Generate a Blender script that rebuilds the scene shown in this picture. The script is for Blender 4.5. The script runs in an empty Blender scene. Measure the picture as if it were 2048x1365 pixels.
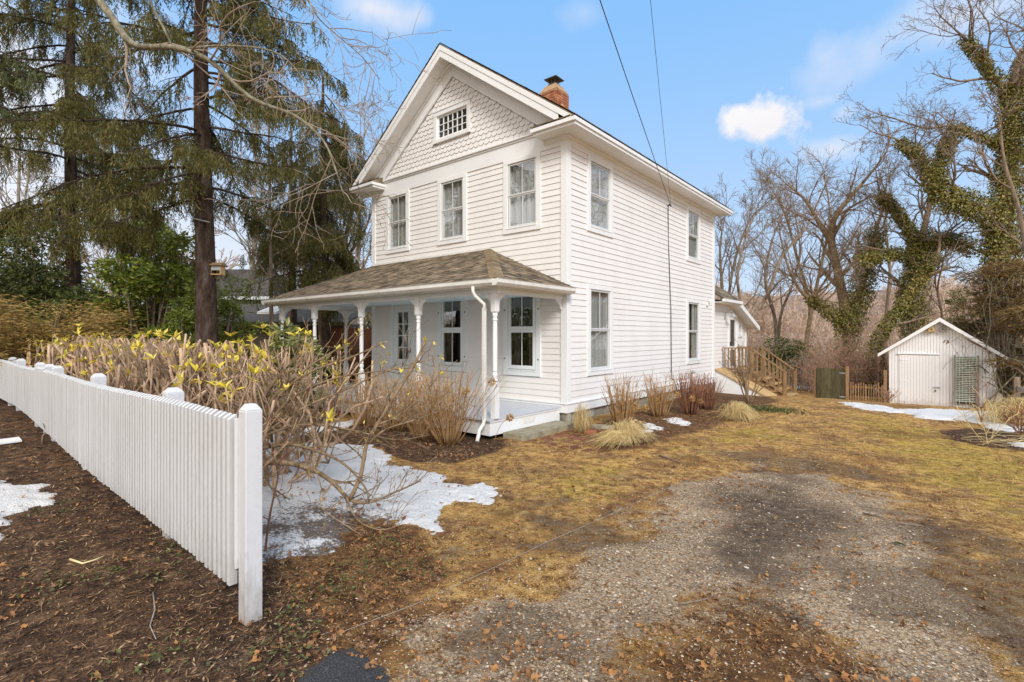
import bpy, math, random
import numpy as np
from mathutils import Vector
random.seed(7); RNG = np.random.default_rng(7)
scene = bpy.context.scene
C = scene.collection
sin, cos, pi, R = math.sin, math.cos, math.pi, math.radians

# ---------------------------------------------------------------- survey frame
# house corner (front wall meets side wall) is the world origin: X along the front, Y towards the back yard
TH = R(39.7); CAM = np.array((5.393, -8.118, 1.7)); FPX = 1020.0
RV = np.array((cos(TH), sin(TH))); VV = np.array((-sin(TH), cos(TH)))

# ---------------------------------------------------------------- noise and terrain
_T = np.random.default_rng(3).random((256, 256))
def vn(x, y, s=0):
    x = np.asarray(x, float) + s*17.3; y = np.asarray(y, float) + s*9.1
    xi = np.floor(x).astype(int); yi = np.floor(y).astype(int)
    fx = x-xi; fy = y-yi; fx = fx*fx*(3-2*fx); fy = fy*fy*(3-2*fy)
    a = _T[xi & 255, yi & 255]; b = _T[(xi+1) & 255, yi & 255]
    c = _T[xi & 255, (yi+1) & 255]; d = _T[(xi+1) & 255, (yi+1) & 255]
    return (a*(1-fx)+b*fx)*(1-fy)+(c*(1-fx)+d*fx)*fy
def fbm(x, y, s=0, o=4):
    t = 0; a = .5
    for k in range(o):
        t = t+a*vn(np.asarray(x)*2**k, np.asarray(y)*2**k, s+k); a *= .5
    return t/(1-.5**o)
def sst(a, b, x):
    t = np.clip((np.asarray(x)-a)/(b-a), 0, 1); return t*t*(3-2*t)
def gz0(X, Y):
    Y = np.asarray(Y, float); X = np.asarray(X, float)
    q = np.clip(Y-5, 0, 7.5); z = -.0095*q*q
    z = z-.045*np.clip(Y-12.5, 0, 14)
    z = z+np.clip(Y-70, 0, 60)*.12+.037*np.clip(2.23-X, 0, 9)*sst(-4.0, -6.4, Y)
    return z+0*X
def gz(X, Y):
    X = np.asarray(X, float); Y = np.asarray(Y, float)
    return gz0(X, Y)+(fbm(X*.9, Y*.9, 1)-.5)*.05+(vn(X*6, Y*6, 4)-.5)*.014
def P(px, py, d):
    h = CAM[:2]+VV*d+RV*d*(px-1024)/FPX
    return np.array((h[0], h[1], CAM[2]-(py-671)/FPX*d))
def G(px, py):
    z = 0
    for k in range(14):
        d = (CAM[2]-z)*FPX/(py-671); w = P(px, py, d); z = float(gz0(w[0], w[1]))
    return (w[0], w[1])

# ---------------------------------------------------------------- mesh building
class MB:
    def __init__(s): s.V = []; s.n = 0; s.L = []; s.S = []; s.sm = []
    def add(s, v, faces, smooth=False):
        v = np.asarray(v, float).reshape(-1, 3)
        for f in faces:
            s.L.append(np.asarray(f)+s.n); s.S.append(np.array([len(f)])); s.sm.append(np.array([smooth]))
        s.V.append(v); s.n += len(v); return s
    def addn(s, v, faces, smooth=False):     # faces: int array (m,k)
        v = np.asarray(v, float).reshape(-1, 3); faces = np.asarray(faces)
        if not len(faces): return s
        s.L.append(faces.reshape(-1)+s.n); s.S.append(np.full(len(faces), faces.shape[1])); s.sm.append(np.full(len(faces), smooth))
        s.V.append(v); s.n += len(v); return s
    def box(s, x0, x1, y0, y1, z0, z1):
        v = [(x, y, z) for z in (z0, z1) for y in (y0, y1) for x in (x0, x1)]
        return s.add(v, [(0, 2, 3, 1), (4, 5, 7, 6), (0, 1, 5, 4), (2, 6, 7, 3), (0, 4, 6, 2), (1, 3, 7, 5)])
    def prism(s, a, b):                       # two matching loops of 3D points joined to a solid
        n = len(a); v = list(a)+list(b)
        f = [tuple(range(n))[::-1], tuple(range(n, 2*n))]+[(i, (i+1) % n, n+(i+1) % n, n+i) for i in range(n)]
        return s.add(v, f)
    def beam(s, p, q, w, h, up=(0, 0, 1)):     # rectangular bar
        p = np.array(p, float); q = np.array(q, float); t = q-p; t /= np.linalg.norm(t)
        u = np.cross(t, up); u /= np.linalg.norm(u)+1e-9; n = np.cross(u, t)
        a = [p+u*w/2*i+n*h/2*j for i, j in ((-1, -1), (1, -1), (1, 1), (-1, 1))]
        b = [x+(q-p) for x in a]
        return s.prism(a, b)
    def lathe(s, prof, o=(0, 0, 0), n=14, smooth=True):
        o = np.array(o, float); v = []; 
        for r, z in prof: v += [o+(r*cos(2*pi*k/n), r*sin(2*pi*k/n), z) for k in range(n)]
        m = len(prof); f = [(i*n+k, i*n+(k+1) % n, (i+1)*n+(k+1) % n, (i+1)*n+k) for i in range(m-1) for k in range(n)]
        s.add(v, f, smooth); b = s.n-len(v)
        s.L.append(np.arange(n)[::-1]+b); s.S.append(np.array([n])); s.sm.append(np.array([False]))
        s.L.append(np.arange(n)+b+(m-1)*n); s.S.append(np.array([n])); s.sm.append(np.array([False])); return s
    def tube(s, pts, rad, n=8, smooth=True):
        pts = np.asarray(pts, float); rad = np.broadcast_to(np.asarray(rad, float), (len(pts),))
        return s.tubes([(pts, rad)], n, smooth)
    def tubes(s, lines, n=5, smooth=True):
        by = {}
        for p, r in lines: by.setdefault(len(p), []).append((p, r))
        for k, ls in by.items():
            Pn = np.array([np.asarray(l[0], float) for l in ls]); Rn = np.array([np.broadcast_to(l[1], (k,)) for l in ls])
            T = np.gradient(Pn, axis=1); T /= np.linalg.norm(T, axis=2, keepdims=True)+1e-9
            D = Pn[:, -1]-Pn[:, 0]; ref = np.eye(3)[np.argmin(np.abs(D), axis=1)][:, None, :]
            U = np.cross(T, ref); U /= np.linalg.norm(U, axis=2, keepdims=True)+1e-9; W = np.cross(T, U)
            a = np.arange(n)*2*pi/n
            V = Pn[:, :, None, :]+Rn[:, :, None, None]*(np.cos(a)[None, None, :, None]*U[:, :, None, :]+np.sin(a)[None, None, :, None]*W[:, :, None, :])
            m = len(ls); base = (np.arange(m)*k*n)[:, None, None]; i = np.arange(k-1)[None, :, None]; j = np.arange(n)[None, None, :]
            A = base+i*n+j; B = base+i*n+(j+1) % n
            F = np.stack([A, B, B+n, A+n], -1).reshape(-1, 4)
            caps = np.concatenate([(np.arange(m)*k*n)[:, None]+np.arange(n)[None, ::-1], (np.arange(m)*k*n+(k-1)*n)[:, None]+np.arange(n)[None, :]])
            b0 = s.n
            s.addn(V.reshape(-1, 3), F, smooth)
            s.L.append(caps.reshape(-1)+b0); s.S.append(np.full(len(caps), n)); s.sm.append(np.full(len(caps), False))
        return s
    def leaves(s, c, d, nrm, L, W, fold=0.0):  # kite leaves: centre base c, along d, normal nrm
        c = np.asarray(c, float); m = len(c)
        d = d/(np.linalg.norm(d, axis=1, keepdims=True)+1e-9)
        u = np.cross(d, nrm); u /= np.linalg.norm(u, axis=1, keepdims=True)+1e-9; n2 = np.cross(u, d)
        L = np.broadcast_to(L, (m,))[:, None]; W = np.broadcast_to(W, (m,))[:, None]
        if fold:
            v = np.stack([c, c+d*L*.45+u*W*.5+n2*W*fold, c+d*L+n2*L*-.12, c+d*L*.45-u*W*.5+n2*W*fold], 1)
            i = np.arange(m)[:, None]*4; F = np.concatenate([i+np.array([[0, 1, 2]]), i+np.array([[0, 2, 3]])])
            return s.addn(v.reshape(-1, 3), F)
        v = np.stack([c, c+d*L*.45+u*W*.5, c+d*L, c+d*L*.45-u*W*.5], 1)
        return s.addn(v.reshape(-1, 3), np.arange(m*4).reshape(m, 4))
    def litter(s, c, tilt, R0, rng, k=9):       # curled ragged leaves: fans round a centre
        m = len(c); a = np.linspace(0, 2*pi, k, endpoint=False)[None]+rng.uniform(0, 6.28, (m, 1)); r = R0[:, None]*rng.uniform(.7, 1.15, (m, k))*np.where(np.arange(k) % 2, .55, 1.0)[None]
        n = tilt/np.linalg.norm(tilt, axis=1, keepdims=True); u = np.cross(n, rng.normal(size=(m, 3))); u /= np.linalg.norm(u, axis=1, keepdims=True)+1e-9; w = np.cross(n, u)
        z = R0[:, None]*rng.uniform(-.05, .5, (m, k))
        ring = c[:, None]+u[:, None]*(np.cos(a)*r)[..., None]+w[:, None]*(np.sin(a)*r*.72)[..., None]+n[:, None]*z[..., None]
        v = np.concatenate([c[:, None], ring], 1); i = (np.arange(m)*(k+1))[:, None]
        F = np.concatenate([i+np.array([[0, 1+j, 1+(j+1) % k]]) for j in range(k)]); return s.addn(v.reshape(-1, 3), F)
    def mesh(s, name):
        me = bpy.data.meshes.new(name)
        V = np.concatenate(s.V) if s.V else np.zeros((0, 3)); L = np.concatenate(s.L).astype(np.int32); S = np.concatenate(s.S).astype(np.int32)
        me.vertices.add(len(V)); me.vertices.foreach_set('co', V.astype(np.float32).ravel())
        me.loops.add(len(L)); me.loops.foreach_set('vertex_index', L)
        me.polygons.add(len(S)); st = np.concatenate([[0], np.cumsum(S)[:-1]]).astype(np.int32)
        me.polygons.foreach_set('loop_start', st)
        me.polygons.foreach_set('use_smooth', np.concatenate(s.sm).astype(bool))
        me.update(calc_edges=True); me.validate(); return me

def dirs(n, up=0.0, rng=RNG):
    v = rng.normal(size=(n, 3)); v[:, 2] += up; return v/(np.linalg.norm(v, axis=1, keepdims=True)+1e-9)

WO = {}                                       # world origin of each object (nothing that has children is rotated unless local)
def tag(o, label=None, cat=None, group=None, kind=None):
    if label: o['label'] = label
    if cat: o['category'] = cat
    if group: o['group'] = group
    if kind: o['kind'] = kind
    return o
def thing(name, label, cat, loc, group=None):
    o = bpy.data.objects.new(name, None); C.objects.link(o); o.location = [float(x) for x in loc]; o.empty_display_size = .2
    WO[o.name] = np.array([float(x) for x in loc]); return tag(o, label, cat, group)
def obj(name, mb, mat, parent=None, bevel=0, local=False, label=None):
    me = mb.mesh(name) if isinstance(mb, MB) else mb
    o = bpy.data.objects.new(name, me); C.objects.link(o)
    if mat and not me.materials: me.materials.append(mat)
    if parent:
        o.parent = parent
        if not local: o.location = -WO[parent.name]
    WO[o.name] = np.zeros(3)
    if bevel:
        m = o.modifiers.new('bevel', 'BEVEL'); m.width = bevel; m.segments = 2; m.limit_method = 'ANGLE'; m.angle_limit = R(40); m.harden_normals = False
    if label: o['label'] = label
    return o
def solo(name, mb, mat, label, cat, group=None, kind=None, bevel=0):
    o = obj(name, mb, mat, None, bevel); return tag(o, label, cat, group, kind)
def dup(root, loc, rz=0, sc=1, label=None):
    r = root.copy(); C.objects.link(r); r.location = [float(x) for x in loc]; r.rotation_euler = (0, 0, rz); r.scale = (sc, sc, sc)
    if label: r['label'] = label
    for ch in list(root.children):
        c = ch.copy(); C.objects.link(c); c.parent = r
        for g in list(ch.children):
            d = g.copy(); C.objects.link(d); d.parent = c
    return r

# ---------------------------------------------------------------- materials
def newmat(name):
    m = bpy.data.materials.new(name); m.use_nodes = True; nt = m.node_tree; b = nt.nodes['Principled BSDF']; return m, nt, b
def N(nt, t, **k):
    n = nt.nodes.new(t)
    for a, v in k.items(): setattr(n, a, v)
    return n
def noise(nt, vec, scale, detail=4, rough=.6):
    n = N(nt, 'ShaderNodeTexNoise'); n.inputs['Scale'].default_value = scale; n.inputs['Detail'].default_value = detail; n.inputs['Roughness'].default_value = rough
    if vec is not None: nt.links.new(vec, n.inputs['Vector'])
    return n.outputs['Fac']
def ramp(nt, fac, stops):
    n = N(nt, 'ShaderNodeValToRGB'); e = n.color_ramp.elements
    while len(e) < len(stops): e.new(.5)
    for i, (p, c) in enumerate(stops): e[i].position = p; e[i].color = (*c, 1) if len(c) == 3 else c
    nt.links.new(fac, n.inputs['Fac']); return n.outputs['Color']
def mix(nt, fac, a, b, mode='MIX'):
    n = N(nt, 'ShaderNodeMix', data_type='RGBA', blend_type=mode)
    for s, v in ((n.inputs['Factor'], fac), (n.inputs['A'], a), (n.inputs['B'], b)):
        if isinstance(v, bpy.types.NodeSocket): nt.links.new(v, s)
        elif isinstance(v, (int, float)): s.default_value = v
        else: s.default_value = (*v, 1) if len(v) == 3 else v
    return n.outputs['Result']
def mth(nt, op, a, b=0.0, clamp=False):
    n = N(nt, 'ShaderNodeMath', operation=op); n.use_clamp = clamp
    for i, v in enumerate((a, b)):
        if isinstance(v, bpy.types.NodeSocket): nt.links.new(v, n.inputs[i])
        else: n.inputs[i].default_value = v
    return n.outputs[0]
def pos(nt): return N(nt, 'ShaderNodeNewGeometry').outputs['Position']
def stretch(nt, vec, sc):
    n = N(nt, 'ShaderNodeMapping'); n.inputs['Scale'].default_value = sc; nt.links.new(vec, n.inputs['Vector']); return n.outputs[0]
def bump(nt, b, h, s=.3, d=.01):
    n = N(nt, 'ShaderNodeBump'); n.inputs['Strength'].default_value = s; n.inputs['Distance'].default_value = d
    nt.links.new(h, n.inputs['Height']); nt.links.new(n.outputs[0], b.inputs['Normal'])
def surf(name, c1, c2, scale=4, rough=.6, sc=(1, 1, 1), bs=.3, bd=.004, c3=None, fine=60, spec=.4, isl=0.0, mid=.5, wid=.2):
    """weathered surface: two or three tones by noise in world space, fine bump"""
    m, nt, b = newmat(name); p = stretch(nt, pos(nt), sc)
    f = noise(nt, p, scale, 6, .65)
    st = [(mid-wid, c1), (mid+wid, c2)] if c3 is None else [(mid-wid, c1), (mid, c2), (mid+wid, c3)]
    col = ramp(nt, f, st)
    if isl:
        g = N(nt, 'ShaderNodeNewGeometry').outputs['Random Per Island']
        v = mth(nt, 'MULTIPLY_ADD', g, isl); v.node.inputs[2].default_value = 1-isl/2
        col = mix(nt, 1.0, col, v, 'MULTIPLY')
    nt.links.new(col, b.inputs['Base Color']); b.inputs['Roughness'].default_value = rough; b.inputs['Specular IOR Level'].default_value = spec
    bump(nt, b, noise(nt, p, fine, 5), bs, bd); return m
def leafmat(name, cols, rough=.45, trans=.25, spec=.4, clump=None):
    """per-leaf colour, slightly translucent"""
    m, nt, b = newmat(name); g = N(nt, 'ShaderNodeNewGeometry'); r = g.outputs['Random Per Island']
    if clump:
        r = mth(nt, 'ADD', mth(nt, 'MULTIPLY', r, .55), mth(nt, 'MULTIPLY', noise(nt, g.outputs['Position'], clump, 2), .45))
    st = [(i/(len(cols)-1) if len(cols) > 1 else 0, c) for i, c in enumerate(cols)]
    col = ramp(nt, r, st)
    nt.links.new(col, b.inputs['Base Color']); b.inputs['Roughness'].default_value = rough; b.inputs['Specular IOR Level'].default_value = spec
    if trans:
        t = N(nt, 'ShaderNodeBsdfTranslucent'); nt.links.new(col, t.inputs['Color'])
        x = N(nt, 'ShaderNodeMixShader'); x.inputs[0].default_value = trans
        nt.links.new(b.outputs[0], x.inputs[1]); nt.links.new(t.outputs[0], x.inputs[2]); nt.links.new(x.outputs[0], nt.nodes['Material Output'].inputs['Surface'])
    return m
M = {}
def paint(name, c, dirt, rough=.45, amt=.5):
    m, nt, b = newmat(name); p = pos(nt)
    f = noise(nt, stretch(nt, p, (1, 1, .35)), 1.7, 8, .7); f2 = noise(nt, p, 26, 4, .7)
    f3 = mth(nt, 'MULTIPLY', mth(nt, 'SUBTRACT', mth(nt, 'ADD', mth(nt, 'MULTIPLY', f, .65), mth(nt, 'MULTIPLY', f2, .35)), .46), 4.0, True)
    col = mix(nt, mth(nt, 'MULTIPLY', f3, amt), c, dirt); nt.links.new(col, b.inputs['Base Color'])
    b.inputs['Roughness'].default_value = rough; b.inputs['Specular IOR Level'].default_value = .35
    bump(nt, b, noise(nt, stretch(nt, p, (1, 1, 3)), 45, 4), .18, .003); return m
M['siding'] = paint('white_siding', (.85, .822, .795), (.69, .645, .60), .5, .5)
def lap_shade(m, c=(.34, .28, .23)):          # shadow lines of the laps, painted dark on the board undersides
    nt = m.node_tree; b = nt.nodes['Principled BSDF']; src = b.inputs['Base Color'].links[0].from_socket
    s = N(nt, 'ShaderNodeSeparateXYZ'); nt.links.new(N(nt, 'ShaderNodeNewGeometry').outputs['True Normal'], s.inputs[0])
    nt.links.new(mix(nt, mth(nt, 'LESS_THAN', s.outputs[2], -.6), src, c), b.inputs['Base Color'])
lap_shade(M['siding'])
M['sash'] = paint('sash_grey_white', (.66, .67, .66), (.52, .51, .49), .42, .4)
M['trim'] = paint('white_trim', (.85, .85, .845), (.69, .675, .65), .42, .5)
M['fencepaint'] = paint('white_fence_paint', (.69, .69, .70), (.50, .49, .48), .4, .7)
def muddy(m, z0, z1, c=(.22, .16, .11), amt=.75):
    nt = m.node_tree; b = nt.nodes['Principled BSDF']; src = b.inputs['Base Color'].links[0].from_socket; p = pos(nt); sp_ = N(nt, 'ShaderNodeSeparateXYZ'); nt.links.new(p, sp_.inputs[0])
    h = mth(nt, 'MULTIPLY', mth(nt, 'SUBTRACT', z1, sp_.outputs[2]), 1/(z1-z0)); k = mth(nt, 'ADD', h, mth(nt, 'MULTIPLY', mth(nt, 'SUBTRACT', noise(nt, stretch(nt, p, (1, 1, .3)), 18, 6, .75), .55), 2.2)); k = mth(nt, 'MULTIPLY', mth(nt, 'MULTIPLY', k, .8, True), amt)
    nt.links.new(mix(nt, k, src, c), b.inputs['Base Color'])
muddy(M['fencepaint'], .0, .42)
def groove_shade(m, c=(.33, .32, .30), amt=.8):   # shade of the gaps between pickets, painted on their side faces
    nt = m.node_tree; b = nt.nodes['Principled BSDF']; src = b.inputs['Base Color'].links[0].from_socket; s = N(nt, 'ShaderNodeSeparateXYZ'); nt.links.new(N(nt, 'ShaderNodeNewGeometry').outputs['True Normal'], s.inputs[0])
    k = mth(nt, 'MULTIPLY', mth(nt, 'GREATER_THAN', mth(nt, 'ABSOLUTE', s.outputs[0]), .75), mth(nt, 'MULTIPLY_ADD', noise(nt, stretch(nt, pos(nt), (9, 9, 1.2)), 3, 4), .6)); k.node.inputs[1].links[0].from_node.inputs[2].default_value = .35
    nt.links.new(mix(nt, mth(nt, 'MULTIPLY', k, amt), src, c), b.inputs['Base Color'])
M['picketpaint'] = paint('white_picket_paint', (.74, .74, .745), (.55, .54, .53), .4, .75); muddy(M['picketpaint'], .0, .42); groove_shade(M['picketpaint'])
M['gutter'] = paint('gutter_white', (.80, .78, .73), (.52, .45, .36), .35, .75)
M['blueceil'] = paint('porch_ceiling_blue', (.68, .82, .82), (.58, .72, .73), .5)
M['porchfloor'] = surf('porch_floor_grey', (.50, .53, .59), (.62, .64, .68), 3, .35, (1, 6, 1), .2, .002)
M['porchtrim'] = paint('porch_trim_shade_tint', (.80, .835, .835), (.70, .75, .76), .42, .5)  # white trim with the bluish porch shade put into its colour
M['shingle'] = surf('roof_shingle', (.11, .085, .058), (.22, .172, .118), 5, .9, (1, 1, 1), .8, .006, (.31, .25, .175), 90, .2, isl=1.0)
M['hipcap'] = surf('hip_cap_shingle', (.20, .15, .09), (.34, .27, .17), 6, .9, (1, 1, 1), .6, .006, None, 80, .2, isl=.5)
M['shingleg'] = surf('grey_roof_shingle', (.07, .062, .055), (.13, .115, .10), 4, .9, (1, 1, 1), .8, .006, None, 60, .2, isl=.5)
M['lumber'] = surf('warm_lumber', (.20, .115, .055), (.36, .225, .115), 3, .7, (8, 8, 1), .4, .004, None, 50, .3, isl=.5)
M['plank'] = surf('pale_plank', (.42, .27, .12), (.62, .43, .21), 3, .75, (1, 9, 1), .4, .004, None, 50, .3, isl=.35)
M['oldwood'] = surf('old_green_wood', (.055, .05, .026), (.13, .115, .06), 4, .85, (7, 7, 1), .6, .006, None, 40, .2, isl=.6)
M['picket'] = surf('brown_picket', (.20, .115, .055), (.40, .26, .14), 4, .8, (7, 7, 1), .5, .005, None, 40, .2, isl=.6)
M['greywood'] = surf('grey_wood', (.22, .19, .16), (.42, .39, .35), 4, .85, (7, 7, 1), .5, .005, None, 40, .2, isl=.4)
M['stone'] = surf('foundation_stone', (.16, .15, .12), (.36, .33, .26), 5, .9, (1, 1, 1), .8, .012, (.44, .41, .33), 24, .2, isl=.5)
M['concrete'] = surf('step_concrete', (.16, .14, .085), (.33, .29, .20), 5, .9, (1, 1, 1), .5, .006, (.40, .36, .27), 50, .2)
M['brick'] = surf('old_brick', (.22, .075, .035), (.42, .16, .085), 9, .9, (1, 1, 1), .6, .005, (.50, .27, .16), 50, .2, isl=.7)
M['mortar'] = surf('mortar', (.36, .20, .11), (.50, .34, .20), 12, .95)
M['iron'] = surf('dark_metal', (.05, .045, .04), (.10, .085, .07), 12, .5)
M['galv'] = surf('galvanised_metal', (.30, .32, .33), (.45, .47, .48), 8, .4)
M['black'] = surf('black_rubber', (.018, .017, .016), (.03, .029, .028), 6, .5)
M['asphalt'] = surf('asphalt', (.022, .022, .025), (.055, .054, .056), 120, .8, (1, 1, 1), .8, .004, (.16, .155, .15), 160, .3, mid=.55, wid=.18)
M['curtain'] = surf('white_curtain', (.34, .345, .33), (.48, .485, .465), 2, .9, (14, 14, .6), .3, .02)
M['darkcurtain'] = surf('dark_curtain', (.04, .032, .026), (.09, .075, .06), 2, .9, (16, 16, .6), .3, .02)
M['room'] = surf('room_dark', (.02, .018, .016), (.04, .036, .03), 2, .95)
M['redcloth'] = surf('red_cloth', (.16, .012, .012), (.26, .025, .02), 3, .8)
M['barkbrown'] = surf('spruce_bark', (.030, .020, .014), (.085, .055, .040), 3, .95, (3, 3, .9), 1.0, .05, (.17, .135, .115), 22, .15)
M['barkgrey'] = surf('grey_bark', (.17, .135, .095), (.33, .275, .21), 5, .95, (3, 3, .8), .8, .02, (.45, .40, .32), 30, .15)
M['barkdark'] = surf('dark_bark', (.13, .095, .068), (.28, .21, .15), 5, .95, (3, 3, .8), .8, .02, (.40, .32, .25), 30, .15)
M['twig'] = surf('bare_twig', (.26, .19, .135), (.44, .345, .26), 2, .9)
M['twigred'] = surf('red_brown_twig', (.34, .20, .13), (.52, .33, .23), 1.2, .9, isl=.4)
M['hedgebark'] = surf('hedge_bark', (.16, .095, .058), (.40, .265, .165), 7, .9, (2, 2, 1), .6, .008, (.50, .38, .27), 40, .2, isl=1.0)
M['shrubbark'] = surf('shrub_bark', (.11, .07, .04), (.26, .18, .105), 7, .9, (2, 2, 1), .6, .006, (.38, .28, .18), 40, .2, isl=.4)
M['lichenbark'] = surf('lichen_bark', (.10, .085, .055), (.22, .195, .13), 6, .95, (3, 3, 1), .8, .01, (.38, .37, .27), 40, .15)
M['needle'] = leafmat('spruce_needles', [(.042, .048, .013), (.105, .104, .028), (.185, .158, .046), (.28, .215, .078)], .6, .3, .25, .8)
M['needle2'] = leafmat('spruce_needles_blue', [(.05, .07, .03), (.12, .135, .05), (.21, .20, .08)], .6, .2, .25, .8)
M['rhodo'] = leafmat('rhododendron_leaf', [(.05, .075, .012), (.14, .19, .026), (.28, .32, .045), (.46, .44, .09)], .35, .15, .5, 1.1)
M['darkever'] = leafmat('dark_evergreen_leaf', [(.045, .062, .018), (.11, .135, .034), (.21, .22, .06)], .4, .12, .4, 1.0)
M['juniper'] = leafmat('golden_juniper', [(.18, .125, .038), (.34, .23, .07), (.50, .34, .12), (.22, .18, .06)], .6, .2, .2, 1.5)
M['ivy'] = leafmat('ivy_leaf', [(.07, .075, .02), (.185, .18, .04), (.32, .27, .065), (.46, .32, .11)], .4, .18, .45, 1.3)
M['cedar'] = leafmat('brown_cedar', [(.09, .06, .024), (.19, .125, .05), (.28, .185, .075), (.12, .10, .035)], .6, .15, .2, 1.0)
M['yellowleaf'] = leafmat('yellow_bud_leaf', [(.62, .50, .04), (.84, .66, .06), (.90, .70, .20), (.56, .54, .05)], .4, .25, .4)
M['aucuba'] = leafmat('pale_speckled_leaf', [(.12, .15, .03), (.27, .28, .08), (.45, .42, .17), (.08, .11, .02)], .35, .2, .5)
M['drystem'] = leafmat('dry_stem', [(.26, .14, .055), (.40, .235, .10), (.52, .33, .16), (.20, .10, .045)], .8, 0, .2)
M['redstem'] = leafmat('red_brown_stem', [(.15, .07, .04), (.27, .125, .075), (.36, .18, .11)], .8, 0, .2)
M['drybloom'] = leafmat('dry_bloom', [(.30, .16, .05), (.50, .29, .10), (.62, .42, .18)], .8, .2, .2)
M['straw'] = leafmat('straw_blade', [(.70, .50, .20), (.86, .68, .32), (.92, .78, .45), (.55, .37, .14)], .7, .15, .2)
M['lawnblade'] = leafmat('lawn_blade', [(.36, .19, .055), (.62, .38, .12), (.76, .52, .20), (.46, .34, .085), (.52, .29, .085)], .8, .15, .15, .9)
M['greenblade'] = leafmat('green_blade', [(.32, .29, .045), (.48, .40, .07), (.60, .48, .12), (.24, .25, .04)], .7, .2, .2, 1.2)
M['deadleaf'] = leafmat('dead_leaf', [(.14, .065, .03), (.24, .115, .05), (.38, .185, .07), (.50, .25, .09), (.22, .13, .075), (.33, .20, .11)], .75, .15, .25)
M['groundivy'] = leafmat('ground_ivy', [(.05, .065, .018), (.10, .115, .03), (.17, .17, .055)], .45, .15, .4)
M['chip'] = leafmat('mulch_chip', [(.04, .023, .014), (.10, .055, .03), (.19, .105, .055), (.30, .175, .09), (.46, .32, .19)], .85, 0, .2)
M['pebble'] = leafmat('pebble', [(.24, .165, .105), (.44, .33, .22), (.58, .47, .34), (.68, .58, .45), (.48, .27, .12), (.30, .26, .22), (.54, .37, .20)], .6, 0, .35)
M['farwood'] = leafmat('far_bare_wood', [(.34, .245, .18), (.48, .365, .285), (.60, .48, .395), (.44, .305, .22)], .95, 0, .1, .15)

# glass: mirrors the sky and trees, lets the curtains show through
m, nt, b = newmat('window_glass'); nt.nodes.remove(b)
gl = N(nt, 'ShaderNodeBsdfGlossy'); gl.inputs['Roughness'].default_value = .02; gl.inputs['Color'].default_value = (.9, .95, 1, 1)
tr = N(nt, 'ShaderNodeBsdfTransparent'); tr.inputs['Color'].default_value = (.97, .98, .97, 1)
lw = N(nt, 'ShaderNodeLayerWeight'); lw.inputs['Blend'].default_value = .5
bp = N(nt, 'ShaderNodeBump'); bp.inputs['Strength'].default_value = .04; bp.inputs['Distance'].default_value = .05
nt.links.new(noise(nt, pos(nt), 2.2, 2), bp.inputs['Height']); nt.links.new(bp.outputs[0], gl.inputs['Normal'])
f = mth(nt, 'ADD', mth(nt, 'MULTIPLY', mth(nt, 'POWER', lw.outputs['Facing'], 3.0), .8), .20, True)
mx = N(nt, 'ShaderNodeMixShader'); nt.links.new(f, mx.inputs[0]); nt.links.new(tr.outputs[0], mx.inputs[1]); nt.links.new(gl.outputs[0], mx.inputs[2])
nt.links.new(mx.outputs[0], nt.nodes['Material Output'].inputs['Surface']); M['glass'] = m

# snow: clean and granular, dirty where the painted attribute says so
m, nt, b = newmat('old_snow'); p = pos(nt)
at = N(nt, 'ShaderNodeAttribute', attribute_name='dirt').outputs['Fac']
d = mth(nt, 'ADD', mth(nt, 'MULTIPLY', mth(nt, 'SUBTRACT', mth(nt, 'ADD', mth(nt, 'MULTIPLY', noise(nt, p, 6, 8, .75), .45), mth(nt, 'MULTIPLY', noise(nt, p, 38, 6, .8), .55)), .5), 14), mth(nt, 'SUBTRACT', mth(nt, 'MULTIPLY', at, 4.4), 3.9))
d = mth(nt, 'MULTIPLY', d, 1.0, True)
sp = mth(nt, 'MULTIPLY', mth(nt, 'SUBTRACT', noise(nt, p, 60, 5, .8), .58), 6, True)
d = mth(nt, 'MAXIMUM', d, mth(nt, 'MULTIPLY', sp, .6))
nt.links.new(mix(nt, d, (.86, .85, .84), (.15, .11, .085)), b.inputs['Base Color']); b.inputs['Roughness'].default_value = .55
b.inputs['Subsurface Weight'].default_value = .0
bump(nt, b, mth(nt, 'ADD', noise(nt, p, 14, 6, .7), mth(nt, 'MULTIPLY', noise(nt, p, 70, 4), .7)), .9, .045); M['snow'] = m

# ground: lawn, gravel, mulch, bare soil and leaf litter blended by painted attributes and noise
m, nt, b = newmat('ground_mix'); p = pos(nt)
a1 = N(nt, 'ShaderNodeAttribute', attribute_name='m1'); a2 = N(nt, 'ShaderNodeAttribute', attribute_name='m2')
s1 = N(nt, 'ShaderNodeSeparateColor'); nt.links.new(a1.outputs['Color'], s1.inputs[0])
s2 = N(nt, 'ShaderNodeSeparateColor'); nt.links.new(a2.outputs['Color'], s2.inputs[0])
n1 = noise(nt, p, 1.1, 8, .7); n2 = noise(nt, p, 9, 8, .72); n3 = noise(nt, p, 70, 4, .7); n4 = noise(nt, p, 3.3, 8, .7)
fine = mth(nt, 'ADD', mth(nt, 'MULTIPLY', n2, .9), mth(nt, 'MULTIPLY', n3, .75)); fine = mth(nt, 'SUBTRACT', fine, .325)
nb = mth(nt, 'ADD', mth(nt, 'MULTIPLY', mth(nt, 'SUBTRACT', mth(nt, 'ADD', mth(nt, 'ADD', mth(nt, 'MULTIPLY', n2, .45), mth(nt, 'MULTIPLY', n3, .35)), mth(nt, 'MULTIPLY', n4, .2)), .5), 3.2), .5)
def blend(mk, k=5.0): return mth(nt, 'MULTIPLY', mth(nt, 'SUBTRACT', mth(nt, 'ADD', nb, mth(nt, 'MULTIPLY', mk, 1.5)), 1.25), k, True)
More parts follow.
